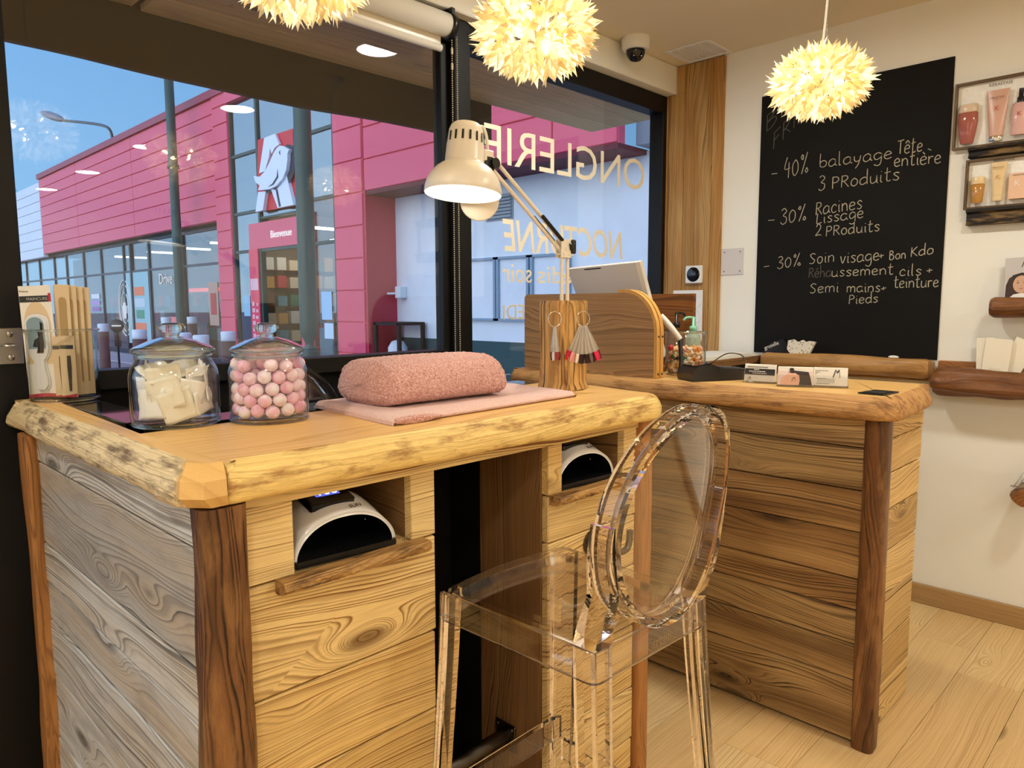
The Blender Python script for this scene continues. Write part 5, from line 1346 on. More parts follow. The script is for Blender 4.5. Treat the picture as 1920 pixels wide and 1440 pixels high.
# display frames with products
gold_f = plain('frame_bronze', S(96, 74, 46), .4, metal=.3); cardb = plain('display_card', S(252, 248, 240), .7, var=.08, vscale=60)
def display(label, ya, za, zb_, grp):
    t_ = thing('display_frame', label, 'display frame', (WX, ya-.2, za), grp)
    yb_ = ya-.62; t = .008; d_ = .030
    b = MB(); b.box(WX-.006, WX, yb_, ya, za, zb_); b.build('backing', cardb, t_)
    b = MB(); b.box(WX-d_, WX-.006, ya-t, ya, za, zb_); b.box(WX-d_, WX-.006, yb_, ya-t, zb_-t, zb_); b.box(WX-d_, WX-.006, yb_, ya-t, za, za+t); b.box(WX-d_, WX-.006, yb_, yb_+t, za+t, zb_-t); b.build('frame', gold_f, t_)
    return t_
f1 = display('upper bronze-framed product display on the wall right of the blackboard', .844, 1.917, 2.174, 'product display frames')
f2 = display('lower bronze-framed product display on the wall right of the blackboard', .790, 1.676, 1.870, 'product display frames')
def wtext(parent, txt, size, y, z, mat, x=WX-.0068, nm='lettering'):
    b = MB(); add_text(b, txt, size, (x, y, z), (0, -1, 0), (0, 0, 1), .0002, 'CENTER'); return b.build(nm, mat, parent)
brown_ink = plain('brown_ink', S(86, 66, 50), .6)
wtext(f1, 'KÉRASTASE', .0155, .692, 2.146, brown_ink); wtext(f2, 'KÉRASTASE', .0135, .664, 1.855, brown_ink)
def oval_ring(cy_, cx, ry, rx, z, n=28): return [(cx+rx*cos(2*pi*k/n), cy_+ry*sin(2*pi*k/n), z) for k in range(n)]
def flacon(name, label, cat, y, z0, rows, mats, capi, x=WX-.024, txt=None, txtm=None, grp='products in the display frames'):
    """rows: (height, half width, half depth)"""
    t_ = thing(name, label, cat, (x, y, z0), grp)
    b = MB(); b.rings([oval_ring(y, x, w_, d_, z0+h_) for h_, w_, d_ in rows[:capi]]); b.build('body', mats[0], t_)
    b = MB(); b.rings([oval_ring(y, x, w_, d_, z0+h_) for h_, w_, d_ in rows[capi:]]); b.build('cap', mats[1], t_)
    if txt:
        for s_, sz, dz, m_ in txt: wtext(t_, s_, sz, y, z0+dz, m_, x-rows[1][2]-.0035, 'lettering')
    return t_
rosep = plain('rose_bottle', S(168, 96, 84), .12); nude = plain('nude_tube', S(214, 170, 150), .3); goldp = plain('gold_bottle', S(190, 136, 66), .12); crm = plain('cream_tube', S(232, 204, 154), .3)
redk = plain('red_letter', S(200, 66, 44), .5)
flacon('shampoo_bottle', 'rose-brown bottle with pale cap in the upper display frame', 'bottle', .793, 1.935, [(0, .021, .009), (.004, .023, .011), (.05, .031, .015), (.085, .035, .016), (.118, .034, .016), (.122, .030, .014), (.122, .031, .015), (.126, .034, .016), (.150, .033, .015), (.154, .028, .012)], (rosep, plain('pale_cap', S(224, 200, 172), .25)), 6, txt=(('K', .022, .075, redk),))
flacon('cream_tube', 'nude tube standing on a silver cap in the upper display frame', 'tube', .695, 1.931, [(.020, .0235, .0125), (.05, .0265, .0125), (.12, .033, .007), (.190, .038, .0025), (.195, .038, .002), (0, .022, .012), (.002, .0235, .013), (.018, .0235, .013), (.020, .022, .012)], (nude, M['chrome']), 5, txt=(('KÉRASTASE', .0095, .160, brown_ink), ('K', .024, .115, redk)))
flacon('spray_bottle', 'pink rectangular bottle with black pump at the edge of the upper display frame', 'bottle', .620, 1.944, [(0, .026, .012), (.003, .027, .0125), (.06, .027, .0125), (.118, .027, .0125), (.12, .010, .008), (.12, .012, .009), (.140, .012, .009), (.142, .008, .006), (.172, .008, .006)], (plain('pink_bottle', S(222, 176, 168), .25), M['black_plastic']), 5, txt=(('K', .022, .07, redk),))
flacon('shampoo_bottle', 'small golden bottle with cream cap in the lower display frame', 'bottle', .745, 1.698, [(0, .018, .010), (.003, .020, .011), (.04, .0225, .013), (.072, .0245, .014), (.073, .023, .013), (.074, .024, .0135), (.077, .0245, .014), (.100, .0245, .014), (.102, .023, .013)], (goldp, crm), 5, txt=(('K', .018, .04, M['paper']),))
flacon('cream_tube', 'cream-coloured tube in the lower display frame', 'tube', .677, 1.700, [(.018, .0185, .011), (.05, .0200, .010), (.10, .024, .006), (.146, .0275, .0022), (.150, .0275, .002), (0, .0175, .010), (.002, .0185, .011), (.016, .0185, .011), (.018, .0175, .010)], (crm, crm), 5, txt=(('KÉRASTASE', .0075, .125, brown_ink), ('K', .020, .085, goldp)))
t_ = thing('product_carton', 'peach carton with a white letter at the edge of the lower display frame', 'carton', (WX-.02, .612, 1.702), 'products in the display frames')
b = MB(); b.box(WX-.034, WX-.008, .572, .640, 1.702, 1.800, b=.001); b.build('box', plain('peach_card', S(238, 196, 164), .5), t_)
wtext(t_, 'K', .030, .612, 1.752, M['paper'], WX-.0345); wtext(t_, 'KÉRASTASE', .0075, .608, 1.789, brown_ink, WX-.0345)
ledge_m = wood('black_carved_wood', S(30, 24, 18), S(14, 10, 8), freq=60, knots=.1, contrast=.8, wear=S(190, 150, 90), wearf=.45, streak=.5, bump=.9)
for lab, ya, za, zb_ in (('black ledge strip under the upper product display', .782, 1.876, 1.9165), ('black carved wooden ledge under the lower product display', .776, 1.612, 1.6755)):
    b = MB(ax=(1, 2, 0), seed=za); n = 30; R = []
    for k in range(n+1):
        yy = ya-.62*k/n; q = nz((yy*20, za, 1))*.003
        R.append([(WX, yy, zb_), (WX-.045, yy, zb_), (WX-.047, yy, zb_-.012), (WX-.034+q, yy, zb_-.018), (WX-.034+q, yy, za+.008), (WX-.040, yy, za), (WX, yy, za)])
    b.rings(R, smooth=False); o = tag(b.build('wall_ledge', ledge_m, org=(WX, ya-.3, za)), lab, 'ledge', 'ledges under the product displays')
# log shelves
def log(name, label, cat, ax_y0, ax_y1, cx, cz_, r, seed, mat, amp=.006, taper=0.0, r_end=None):
    b = MB(ax=(1, 2, 0), seed=seed); n = 26; m = 40; R = []
    for i in range(m+1):
        t = i/m; yy = ax_y0+(ax_y1-ax_y0)*t
        e = 1.0
        if t < .03: e = .80+.2*math.sqrt(t/.03)
        if t > .97: e = .80+.2*math.sqrt((1-t)/.03)
        ring = []
        for j in range(n):
            a = 2*pi*j/n; q = (r-taper*t)*e+nz((yy*3+seed, cos(a)*1.2, sin(a)*1.2))*amp*1.6+nz((yy*11+seed, cos(a)*3, sin(a)*3))*amp*.35
            ring.append((cx+q*cos(a), yy, cz_+q*sin(a)+nz((yy*2.3, seed, 0))*amp))
        R.append(ring)
    b.rings(R); return tag(b.build(name, mat, org=(cx, (ax_y0+ax_y1)/2, cz_)), label, cat, 'split-log wall shelves')
log('log_shelf', 'long pale log shelf along the foot of the blackboard', 'shelf', 1.585, .862, WX-.085, 1.033, .040, 2.0, M['log'])
log('log_shelf', 'dark rounded log shelf on the wall right of the reception counter, holding envelopes', 'shelf', .845, .20, WX-.090, .985, .056, 8.0, M['log_dark'], .014)
log('log_shelf', 'short smooth log shelf holding a leaflet, under the product displays', 'shelf', .664, .15, WX-.072, 1.285, .040, 5.0, M['log_dark'], .003)
b = MB(ax=(1, 2, 0), seed=4.0); b.box(WX-.034, WX, .20, .845, 1.02, 1.064, b=.003)
tag(b.build('wall_batten', M['log_dark'], org=(WX, .5, 1.04)), 'flat wooden batten on the wall behind the envelopes', 'batten')
b = MB(ax=(1, 2, 0), seed=14.0); b.box(WX-.044, WX-.001, .865, 1.58, .975, 1.058, b=.003)
tag(b.build('wall_batten', M['log'], org=(WX, 1.2, 1.0)), 'wooden backing batten behind the log under the blackboard', 'batten')
# things on the log under the blackboard
bag = thing('black_printed_pouch', 'black pouch with white lettering on the log shelf, at its left end', 'pouch', (3.395, 1.52, 1.071))
b = MB(); b.prism([(1.600, 1.064), (1.585, 1.095), (1.55, 1.122), (1.50, 1.134), (1.475, 1.10), (1.47, 1.064)], lambda a, c, d: Vector((d, a, c)), 3.385, 3.43); b.build('body', M['black_plastic'], bag)
b = MB(); add_text(b, 'gruselle', .026, (3.3845, 1.592, 1.080), (0, -1, .42), (0, .42, 1), .0002, sx=.95); b.build('lettering', M['paper'], bag)
bag2 = thing('white_patterned_pouch', 'white zigzag-edged pouch with black pattern on the log shelf', 'pouch', (3.375, 1.42, 1.07))
def wpat():
    m, t = new_mat('pouch_pattern'); co = t.n('ShaderNodeTexCoord').outputs['Object']
    vo = t.n('ShaderNodeTexVoronoi', Vector=t.vec('MULTIPLY', co, (110, 110, 110)), Scale=1.0)
    c = t.ramp(vo.outputs['Distance'], [(.22, S(30, 28, 26)), (.34, S(236, 228, 208))])
    out(t, t.n('ShaderNodeBsdfPrincipled', Base__Color=c, Roughness=.7).outputs[0]); return m
b = MB(); b.prism([(1.470, 1.130), (1.474, 1.088), (1.455, 1.066), (1.37, 1.066), (1.342, 1.126), (1.372, 1.130), (1.388, 1.124), (1.402, 1.134), (1.425, 1.122), (1.445, 1.135)], lambda a, c, d: Vector((d, a, c)), 3.365, 3.382); b.build('body', wpat(), bag2)
b = MB()
b.ball((3.362, 1.005, 1.0735), (.012, .022, .007), 12, 8); tag(b.build('chalk_piece', M['paper'], org=(3.362, 1.005, 1.073)), 'white chalk lump on the right end of the log under the blackboard', 'chalk')
# envelopes and leaflet
def sheet(name, label, cat, y, z0, w_, h_, rot, x, mat, grp=None, lean=.10):
    t_ = thing(name, label, cat, (x, y, z0), grp)
    Tm = Matrix.Translation((x, y, z0)) @ Matrix.Rotation(-pi/2, 4, 'Z') @ Matrix.Rotation(rot, 4, 'Y') @ Matrix.Rotation(-lean, 4, 'X')
    b = MB(); b.T = Tm; b.box(-w_/2, w_/2, -.0012, .0012, 0, h_, b=.0004); b.build('sheet', mat, t_); return t_, Tm
cream_p = plain('cream_paper', S(238, 228, 206), .7)
sheet('gift_envelope', 'cream envelope standing on the log shelf, leftmost of three', 'envelope', .672, 1.015, .060, .150, -.06, 3.385, cream_p, 'envelopes on the log shelf')
e2, Tm = sheet('gift_envelope', 'cream envelope with a notched flap, middle one of three on the log shelf', 'envelope', .640, 1.012, .090, .150, .06, 3.376, cream_p, 'envelopes on the log shelf')
b = MB(); b.T = Tm; b.prism([(-.022, .004), (-.022, .026), (-.018, .034), (.018, .034), (.022, .026), (.022, .004)], lambda a, c, d: Vector((a, d, c)), -.0020, -.0014); b.build('notched_flap', plain('cream_paper_shade', S(228, 216, 190), .7), e2)
sheet('gift_envelope', 'cream envelope tilted to the right, behind the other two on the log shelf', 'envelope', .605, 1.010, .075, .160, .40, 3.394, cream_p, 'envelopes on the log shelf')
lf, Tm = sheet('leaflet', 'grey leaflet with a portrait of a dark-haired girl on the short log shelf', 'leaflet', .560, 1.322, .130, .156, -.04, 3.385, plain('leaflet_grey', S(196, 190, 186), .5))
def lp(nm, mat, outl, d):
    b = MB(); b.T = Tm; b.prism(outl, lambda a, c, q: Vector((a, q, c)), d-.0003, d); return b.build(nm, mat, lf)
hair = lp('portrait_hair', plain('leaflet_hair', S(58, 36, 24), .6), [(-.062, .0), (-.060, .05), (-.050, .078), (-.028, .092), (.0, .096), (.02, .090), (.05, .094), (.063, .09), (.063, .0)], -.0014)
lp('portrait_face', plain('leaflet_skin', S(206, 164, 136), .6), [(-.010+.027*cos(2*pi*k/24), .052+.034*sin(2*pi*k/24)) for k in range(24)], -.0018)
b = MB(); b.T = Tm
for ex, ez in ((-.021, .058), (.0, .058)): b.prism([(ex+.0042*cos(2*pi*k/10), ez+.0018*sin(2*pi*k/10)) for k in range(10)], lambda a, c, q: Vector((a, q, c)), -.0024, -.0021)
for ex in (-.021, .0): b.prism([(ex-.006, .064), (ex, .0665), (ex+.006, .064), (ex, .0650)], lambda a, c, q: Vector((a, q, c)), -.0024, -.0021)
b.prism([(-.012, .046), (-.009, .0445), (-.006, .046), (-.009, .0455)], lambda a, c, q: Vector((a, q, c)), -.0024, -.0021)
b.prism([(-.040, .088), (-.036, .060), (-.030, .078), (-.012, .087), (.008, .082), (.018, .060), (.016, .03), (.026, .02), (.026, .09), (-.01, .097)], lambda a, c, q: Vector((a, q, c)), -.0022, -.0019)
b.build('portrait_eye', plain('leaflet_dark', S(40, 28, 22), .6), lf)
lp('portrait_mouth', plain('leaflet_lip', S(176, 112, 98), .6), [(-.018, .036), (-.010, .033), (-.002, .036), (-.010, .0385)], -.0021)
lp('portrait_blouse', M['paper'], [(-.050, .0), (-.034, .014), (-.010, .018), (.063, .014), (.063, .0)], -.0022)
b = MB(); b.T = Tm; logo_m(b, -.012, .118, .028, -.0014); b.build('logo', ink, lf)
# log end with wire clips lower on the wall
lc = thing('log_coat_hook', 'short rough log end with wire clips on the wall, low at the right edge', 'wall hook', (WX, .50, .57))
b = MB(ax=(0, 2, 1), seed=6.6); R = []
for i in range(13):
    x = WX-.001-.17*i/12; e = 1 if i < 11 else (.9 if i == 11 else .7)
    R.append([(x, .505+.040*e*cos(a)*(1+.2*nz((x*9, cos(a), sin(a)))), .565+.036*e*sin(a)*(1+.25*nz((x*9, cos(a), sin(a)+4)))) for a in [2*pi*k/16 for k in range(16)]])
b.rings(R, smooth=False); b.build('log_end', M['log_dark'], lc)
b = MB()
for k in range(4): b.tube(cr([(3.29, .535-.012*k, .600), (3.30, .52-.012*k, .63), (3.34, .49-.012*k, .70), (3.36, .47-.012*k, .74)], 4), .0022, 6)
b.tube([(3.292, .545, .604), (3.292, .49, .604)], .0022, 6); b.build('wire_clip', M['steel'], lc)
# staff desk behind the counter
sd = thing('staff_desk', 'dark desk by the window wall behind the reception counter, with papers on it', 'desk', (3.1, 1.85, 0))
b = MB(); b.box(2.80, WX-.016, 1.60, 2.19, 1.02, 1.052, b=.002); b.build('desktop', M['knee'], sd)
b = MB(); b.box(2.82, WX-.016, 1.612, 1.632, .0, 1.02); b.box(2.82, 2.84, 1.632, 2.19, 0, 1.02); b.build('panel', M['black_panel'], sd)
b = MB()
for k in range(5): b.box(2.84+.01*k, 3.36-.006*k, 1.61+.004*k, 1.85, 1.0525+k*.003, 1.0550+k*.003)
tag(b.build('paper_stack', M['paper'], org=(3.1, 1.7, 1.053)), 'flat stack of white papers on the dark staff desk', 'papers')

# ================================================================ pendants: clusters of clear glass flowers round small bulbs
pm, t = new_mat('glowing_glass_petal')
g1 = t.n('ShaderNodeBsdfGlossy', Roughness=.12, Color=(1, .95, .8, 1)); g2 = t.n('ShaderNodeBsdfTranslucent', Color=(.75, .64, .40, 1)); g3 = t.n('ShaderNodeBsdfTransparent', Color=(1, .93, .72, 1))
ri = t.n('ShaderNodeNewGeometry').outputs['Random Per Island']
e1 = t.n('ShaderNodeEmission', Color=t.mix(ri, (1.0, .82, .46, 1), (1.0, .94, .70, 1)), Strength=t.m('MULTIPLY', t.ramp(ri, [(.0, .06), (.35, .22), (.75, .60), (1.0, 1.15)]), PEND))  # petals emit on their own, imitating bulb light caught in the glass
a1 = t.n('ShaderNodeAddShader', i0=g2.outputs[0], i1=e1.outputs[0])
x1 = t.n('ShaderNodeMixShader', i0=.28, i1=a1.outputs[0], i2=g3.outputs[0])
x2 = t.n('ShaderNodeMixShader', i0=t.schlick(.05, .9), i1=x1.outputs[0], i2=g1.outputs[0])
out(t, x2.outputs[0])
def petal(b, p, d, s_, L, w_):
    """pointed leaf-like crystal petal, keeled"""
    m_ = p+d*(L*.48); tip = p+d*L; u = d.cross(s_).normalized()
    b.add([p-s_*w_*.25, p+s_*w_*.25, m_-s_*w_, m_+s_*w_, m_+u*w_*.55, tip, m_-u*w_*.25], [(0, 2, 4), (0, 4, 1), (1, 4, 3), (2, 5, 4), (4, 5, 3), (0, 6, 2), (0, 1, 6), (1, 3, 6), (2, 6, 5), (6, 3, 5)])
def make_pendant(label, c, rx, rz, cordtop):
    t_ = thing('flower_pendant', label, 'pendant lamp', (c[0], c[1], CZ), 'glass flower pendants')
    r_ = random.Random(int(c[0]*100))
    b = MB(); n = 96; C_ = Vector(c)
    for i in range(n):
        zz = 1-2*(i+.5)/n; ph = i*2.39996; rr = math.sqrt(1-zz*zz)
        d = Vector((rr*cos(ph), rr*sin(ph), zz))
        p = C_+Vector((d.x*(rx-.045), d.y*(rx-.045), d.z*(rz-.042)))
        nn = Vector((d.x/rx, d.y/rx, d.z/rz)).normalized(); nn = (nn+Vector((r_.uniform(-.15, .15), r_.uniform(-.15, .15), r_.uniform(-.15, .15)))).normalized()
        a0 = nn.orthogonal().normalized(); b0 = nn.cross(a0); s0 = r_.uniform(0, 6)
        for k in range(6):
            an = s0+k*pi/3; o_ = a0*cos(an)+b0*sin(an)
            dd = (nn*.78+o_*.62).normalized(); petal(b, p, dd, nn.cross(o_).normalized(), r_.uniform(.046, .066), .0092)
        for k in range(3):
            an = s0+.5+k*2*pi/3; o_ = a0*cos(an)+b0*sin(an)
            dd = (nn+o_*.22).normalized(); petal(b, p, dd, nn.cross(o_).normalized(), r_.uniform(.034, .046), .0068)
    b.build('shade', pm, t_, fixn=False)
    for k in range(6):
        a = k*pi/3+.3; q = MB(); p_ = (c[0]+rx*.42*cos(a), c[1]+rx*.42*sin(a), c[2]+(.022 if k % 2 else -.018))
        q.ball(p_, (.013, .013, .018), 12, 8); q.build('bulb', M['bulb'], t_)
    q = MB(); q.lathe([(.001, rz*.55), (.035, rz*.55), (.04, rz*.4), (.02, -.02), (.001, -.03)], c, 20); q.build('lamp_body', M['chrome'], t_)
    top = Vector((cordtop[0], cordtop[1], CZ-.02))
    q = MB(); s0 = C_+Vector((0, 0, rz*.55))
    q.tube(cr([s0, s0.lerp(top, .35)+Vector((.004, -.004, 0)), s0.lerp(top, .65)-Vector((.002, 0, 0)), top], 5), .0032, 8); q.build('cord', M['cream_metal'], t_)
    q = MB(); q.tube([s0+Vector((.012, -.012, 0)), top-Vector((.012, -.012, 0))], .0009, 5); q.build('steel_wire', M['steel'], t_)
    q = MB(); q.lathe([(.001, -.034), (.02, -.034), (.045, -.024), (.055, -.004), (.055, 0)], (cordtop[0], cordtop[1], CZ), 24); q.build('ceiling_rose', M['cream_metal'], t_)
    return t_
make_pendant('glowing glass-flower pendant hanging in front of the blackboard', (2.254, .918, 1.958), .150, .106, (2.275, .905))
make_pendant('glowing glass-flower pendant hanging above the desk lamp, nearest the roller blind bracket', (1.307, 1.201, 1.935), .150, .108, (1.31, 1.20))
make_pendant('glowing glass-flower pendant cut off by the top edge, above the pink balls jar', (.744, 1.282, 1.945), .150, .108, (.745, 1.28))

# ================================================================ outside
XF = 7.0; G = -.05
b = MB(); b.box(-60, 90, 2.30, 160, G-.2, G); struct(b.build('ground', plain('forecourt', S(150, 138, 146), .8, var=.12, vscale=1.2)))
b = MB(); b.box(5.9, 6.98, 2.32, 60, G, G+.03, b=.005); o = struct(b.build('pavement', plain('pavement_stone', S(176, 168, 172), .8, var=.08, vscale=2)))
# boarded soffit, dark fascia over the shop window
cn = bpy.data.objects.new('exterior_canopy', None); COL.objects.link(cn); cn.location = (2, 2.7, 2.42); struct(cn)
b = MB(ax=(0, 1, 2))
for i in range(4):
    y0 = 2.30+i*.187
    b.box(1.09-.06*(3-i), 3.86-.055*(3-i)*0, y0+.001, y0+.185, 2.42, 2.445, b=.002, seed=2.9+i*3.3)
    b.box(-3, 1.06-.06*(3-i), y0+.001, y0+.185, 2.428, 2.445, b=.002, seed=12.9+i*3.3)
b.build('soffit_board', M['soffit'], cn)
b = MB(); b.box(-3, 3.9, 2.30, 3.05, 2.446, 3.4); b.build('unseen_sky_block', M['black_panel'], cn)  # unseen block for the building above, added to keep sky light off
fas = plain('fascia_fabric', S(26, 21, 15), .8, var=.1, vscale=2)
b = MB(); n = 60; A = []; Bq = []; A2 = []; B2 = []
for k in range(n+1):
    x = -3+5.96*k/n; q = .010*sin(x*3.1)+.006*nz((x*2.5, 0, 0))
    A.append((x, 3.055, 2.205+q)); Bq.append((x, 3.055, 2.60)); A2.append((x, 3.09, 2.205+q)); B2.append((x, 3.09, 2.60))
R = [[A[k], Bq[k], B2[k], A2[k]] for k in range(n+1)]
b.rings(R, smooth=False); b.build('fascia', fas, cn)

pinks = plain('pink_cladding', S(226, 84, 112), .45); pink_shaded = plain('pink_return_shaded', S(190, 30, 62), .45)  # second pink has the return's shade painted in as a deeper red
whitec = plain('white_cladding', S(214, 224, 232), .5); green = plain('dark_green_frame', S(28, 66, 62), .4); red_trim = plain('roof_trim', S(150, 46, 72), .45)
def refl_glass(name, tint, fac, gl=(1, 1, 1, 1)):
    m, t = new_mat(name)
    tr = t.n('ShaderNodeBsdfTransparent', Color=tint); g_ = t.n('ShaderNodeBsdfGlossy', Roughness=.02, Color=gl)
    fr = t.m('ADD', t.schlick(.04, .8), fac, clamp=True)
    out(t, t.n('ShaderNodeMixShader', i0=fr, i1=tr.outputs[0], i2=g_.outputs[0]).outputs[0]); return m
skyglass = refl_glass('coated_glass', (.35, .42, .42, 1), .36, (.78, .86, .88, 1)); shopglass = refl_glass('shop_glass', (.80, .82, .82, 1), .10)
sm = thing('supermarket_building', 'long pink-clad supermarket with a glazed entrance tower, across the forecourt', 'building', (XF, 15, G))
def panels(y0, y1, z0, z1, vs, rows, name, mat, x=XF, dp=.10):
    b = MB(); ys = [y0]+vs+[y1]
    for i in range(len(ys)-1):
        for k in range(rows):
            a, c = z0+(z1-z0)*k/rows, z0+(z1-z0)*(k+1)/rows
            b.box(x, x+dp, ys[i]+.012, ys[i+1]-.012, a+.009, c-.009, b=.008)
    b.box(x+.03, x+dp+.05, y0, y1, z0, z1)
    return b.build(name, mat, sm)
panels(15.80, 29.93, 3.14, 5.70, [20.82, 25.72], 8, 'pink_band', pinks)
b = MB(); b.box(XF-.06, XF+.4, 15.1, 29.95, 5.70, 5.86); b.build('roof_trim', red_trim, sm)
panels(29.95, 36.5, 3.04, 5.62, [], 8, 'white_cladding_panel', whitec)
panels(15.09, 15.80, G, 6.2, [], 17, 'pink_column', pinks, XF-.02)
panels(9.86+.4, 11.12, G, 6.9, [], 13, 'pink_column', pinks, XF-.02)
b = MB(); b.box(XF-.0, XF+.66, 10.20, 10.255, G, 3.2); b.build('column_return', pink_shaded, sm)
panels(5.15, 10.24, 3.16, 7.2, [6.15], 8, 'pink_overhang', pinks)
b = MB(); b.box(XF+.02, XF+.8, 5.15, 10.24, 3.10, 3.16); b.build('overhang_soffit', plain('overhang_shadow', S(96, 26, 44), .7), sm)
b = MB(); b.box(XF-.05, XF+.3, 11.12, 15.1, 5.45, 7.0); b.build('tower_head', pinks, sm)
# white rendered wall with a dark plinth
render = plain('white_render', S(226, 234, 240), .85, bump=.3, bscale=40, var=.05, vscale=3)
b = MB(); b.box(XF+.6, XF+.8, -2, 10.22, .76, 3.15); b.build('rendered_wall', render, sm)
b = MB(); b.box(XF+.59, XF+.8, -2, 10.22, G, .76); b.build('plinth', plain('dark_plinth', S(36, 74, 78), .7), sm)
b = MB()
for k in range(7): b.box(XF+.55, XF+.6, 7.42, 7.94, 2.56+k*.048, 2.592+k*.048)
b.box(XF+.585, XF+.6, 7.40, 7.96, 2.53, 2.90); b.build('louvre_vent', plain('vent_grey', S(150, 160, 166), .5), sm)
# glazed entrance tower
fr = MB()
for yy in (15.07, 13.92, 12.40, 11.16): fr.box(XF+.02, XF+.12, yy-.035, yy+.035, G, 5.5)
for yy, z0, z1 in ((14.0, 2.4, 5.5),): fr.box(XF+.1, XF+.25, yy-.02, yy+.10, z0, z1)
for zz in (4.37, 3.20, 2.42): fr.box(XF+.03, XF+.11, 13.95, 15.05, zz-.03, zz+.03); fr.box(XF+.03, XF+.11, 11.18, 12.38, zz-.03, zz+.03)
fr.box(XF+.03, XF+.11, 12.4, 13.92, 2.38, 2.45); fr.box(XF+.03, XF+.11, 12.4, 13.92, 3.02, 3.06)
fr.build('entrance_frame', green, sm)
for (ya, yb_, za, zb2) in ((13.95, 15.05, 3.22, 5.45), (13.95, 15.05, G, 3.18), (12.43, 13.9, 3.06, 5.45), (11.19, 12.37, 3.22, 5.45), (11.19, 12.37, G, 3.18)):
    b = MB(); b.box(XF+.06, XF+.075, ya, yb_, za, zb2); b.build('entrance_pane', skyglass if za > 3 or ya > 13 else shopglass, sm)
b = MB(); b.box(XF+.01, XF+.04, 12.36, 14.36, 2.44, 2.95); bn = b.build('entrance_banner', plain('banner_pink', S(226, 96, 118), .5), sm)
def ftext(parent, txt, size, y, z, mat, x, nm='lettering', sp_=1.0, d=.004):
    q = MB(); add_text(q, txt, size, (x, y, z), (0, -1, 0), (0, 0, 1), d, 'CENTER', spacing=sp_); return q.build(nm, mat, parent)
lit_white = glow('lit_letter_white', (.86, .90, 1, 1), 1.1)
ftext(bn, 'Bienvenue', .20, 13.03, 2.62, lit_white, XF)
b = MB(); b.box(XF-.01, XF+.02, 13.98, 14.36, G, 2.44); tot = b.build('hours_panel', plain('panel_pink', S(232, 70, 96), .5), sm)
b = MB(); b.box(XF-.014, XF-.011, 14.0, 14.33, 1.62, 1.85)
for k in range(9): b.box(XF-.014, XF-.011, 14.20-.02*(k % 2), 14.29, 1.30-.13*k, 1.385-.13*k); b.box(XF-.014, XF-.011, 14.04, 14.11+.02*(k % 3), 1.30-.13*k, 1.36-.13*k)
b.build('hours_print', plain('panel_print', S(240, 190, 196), .6), tot)
b = MB(); b.box(XF-.02, XF+.03, 11.95, 12.05, G, 3.0); b.box(XF-.02, XF+.03, 12.22, 12.34, G, 2.5); b.build('pink_jamb', plain('jamb_pink', S(232, 84, 110), .5), sm)
# emblem: white bird on a slanted letter, red backing
lg_ = thing('emblem_sign', 'white bird emblem over a letter on a red plate, above the supermarket entrance', 'sign', (XF-.3, 13.2, 3.2))
def emb(nm, pts, x0, x1, mat):
    k_ = (XF-(XF-x0)*.5)/x0; x0 = x0*k_; x1 = XF-(XF-x1)*.5; pts = [(y*k_, 1.3+(z-1.3)*k_) for y, z in pts]
    q = MB(); q.prism(pts, lambda a, c, d: Vector((d, a, c)), x0, x1); return q.build(nm, mat, lg_)
wm = plain('emblem_white', S(222, 232, 244), .4); es = plain('emblem_shadow_line', S(34, 50, 66), .6)
emb('red_backing', [(13.71, 4.51), (12.36, 4.50), (12.32, 3.13), (13.56, 3.14), (13.83, 3.16)], XF-.05, XF-.0, plain('emblem_red', S(206, 30, 50), .45))
emb('letter_stroke', [(13.25, 4.46), (12.84, 4.47), (12.69, 4.26), (12.86, 4.22), (12.99, 4.13), (13.04, 4.25), (13.10, 4.08), (13.28, 3.85), (13.51, 3.84)], XF-.15, XF-.06, wm)
brd = [(12.51, 4.14), (12.41, 4.17), (12.30, 4.15), (12.21, 4.11), (12.07, 4.05), (12.13, 3.99), (12.14, 3.88), (12.20, 3.71), (12.33, 3.58), (12.59, 3.48), (12.86, 3.45), (13.28, 3.48), (13.21, 3.56), (13.37, 3.64), (13.44, 3.76), (13.19, 3.72), (13.0, 3.79), (12.83, 3.90), (12.65, 4.06)]
emb('bird', brd, XF-.30, XF-.17, wm)
cb = (sum(p[0] for p in brd)/len(brd), sum(p[1] for p in brd)/len(brd))
emb('bird_outline', [(y+.035*(1 if y > cb[0] else -1), z+.035*(1 if z > cb[1] else -1)) for y, z in brd], XF-.168, XF-.155, es)
emb('letter_leg', [(13.48, 3.48), (13.18, 3.46), (13.32, 3.12), (13.62, 3.11)], XF-.20, XF-.06, wm)
emb('letter_leg', [(12.98, 3.49), (12.79, 3.44), (12.59, 3.52), (12.38, 3.66), (12.16, 3.11), (12.74, 3.11)], XF-.20, XF-.06, wm)
emb('wing_line', [(12.49, 3.77), (12.54, 3.64), (12.70, 3.54), (12.89, 3.49), (12.66, 3.51), (12.48, 3.62)], XF-.306, XF-.299, es)
emb('eye', [(12.36, 4.09), (12.42, 4.06), (12.41, 4.02), (12.36, 4.0), (12.38, 4.03), (12.38, 4.06)], XF-.306, XF-.299, es)
emb('leg_line', [(12.78, 3.44), (12.71, 3.45), (12.61, 3.13), (12.68, 3.12)], XF-.206, XF-.199, es)
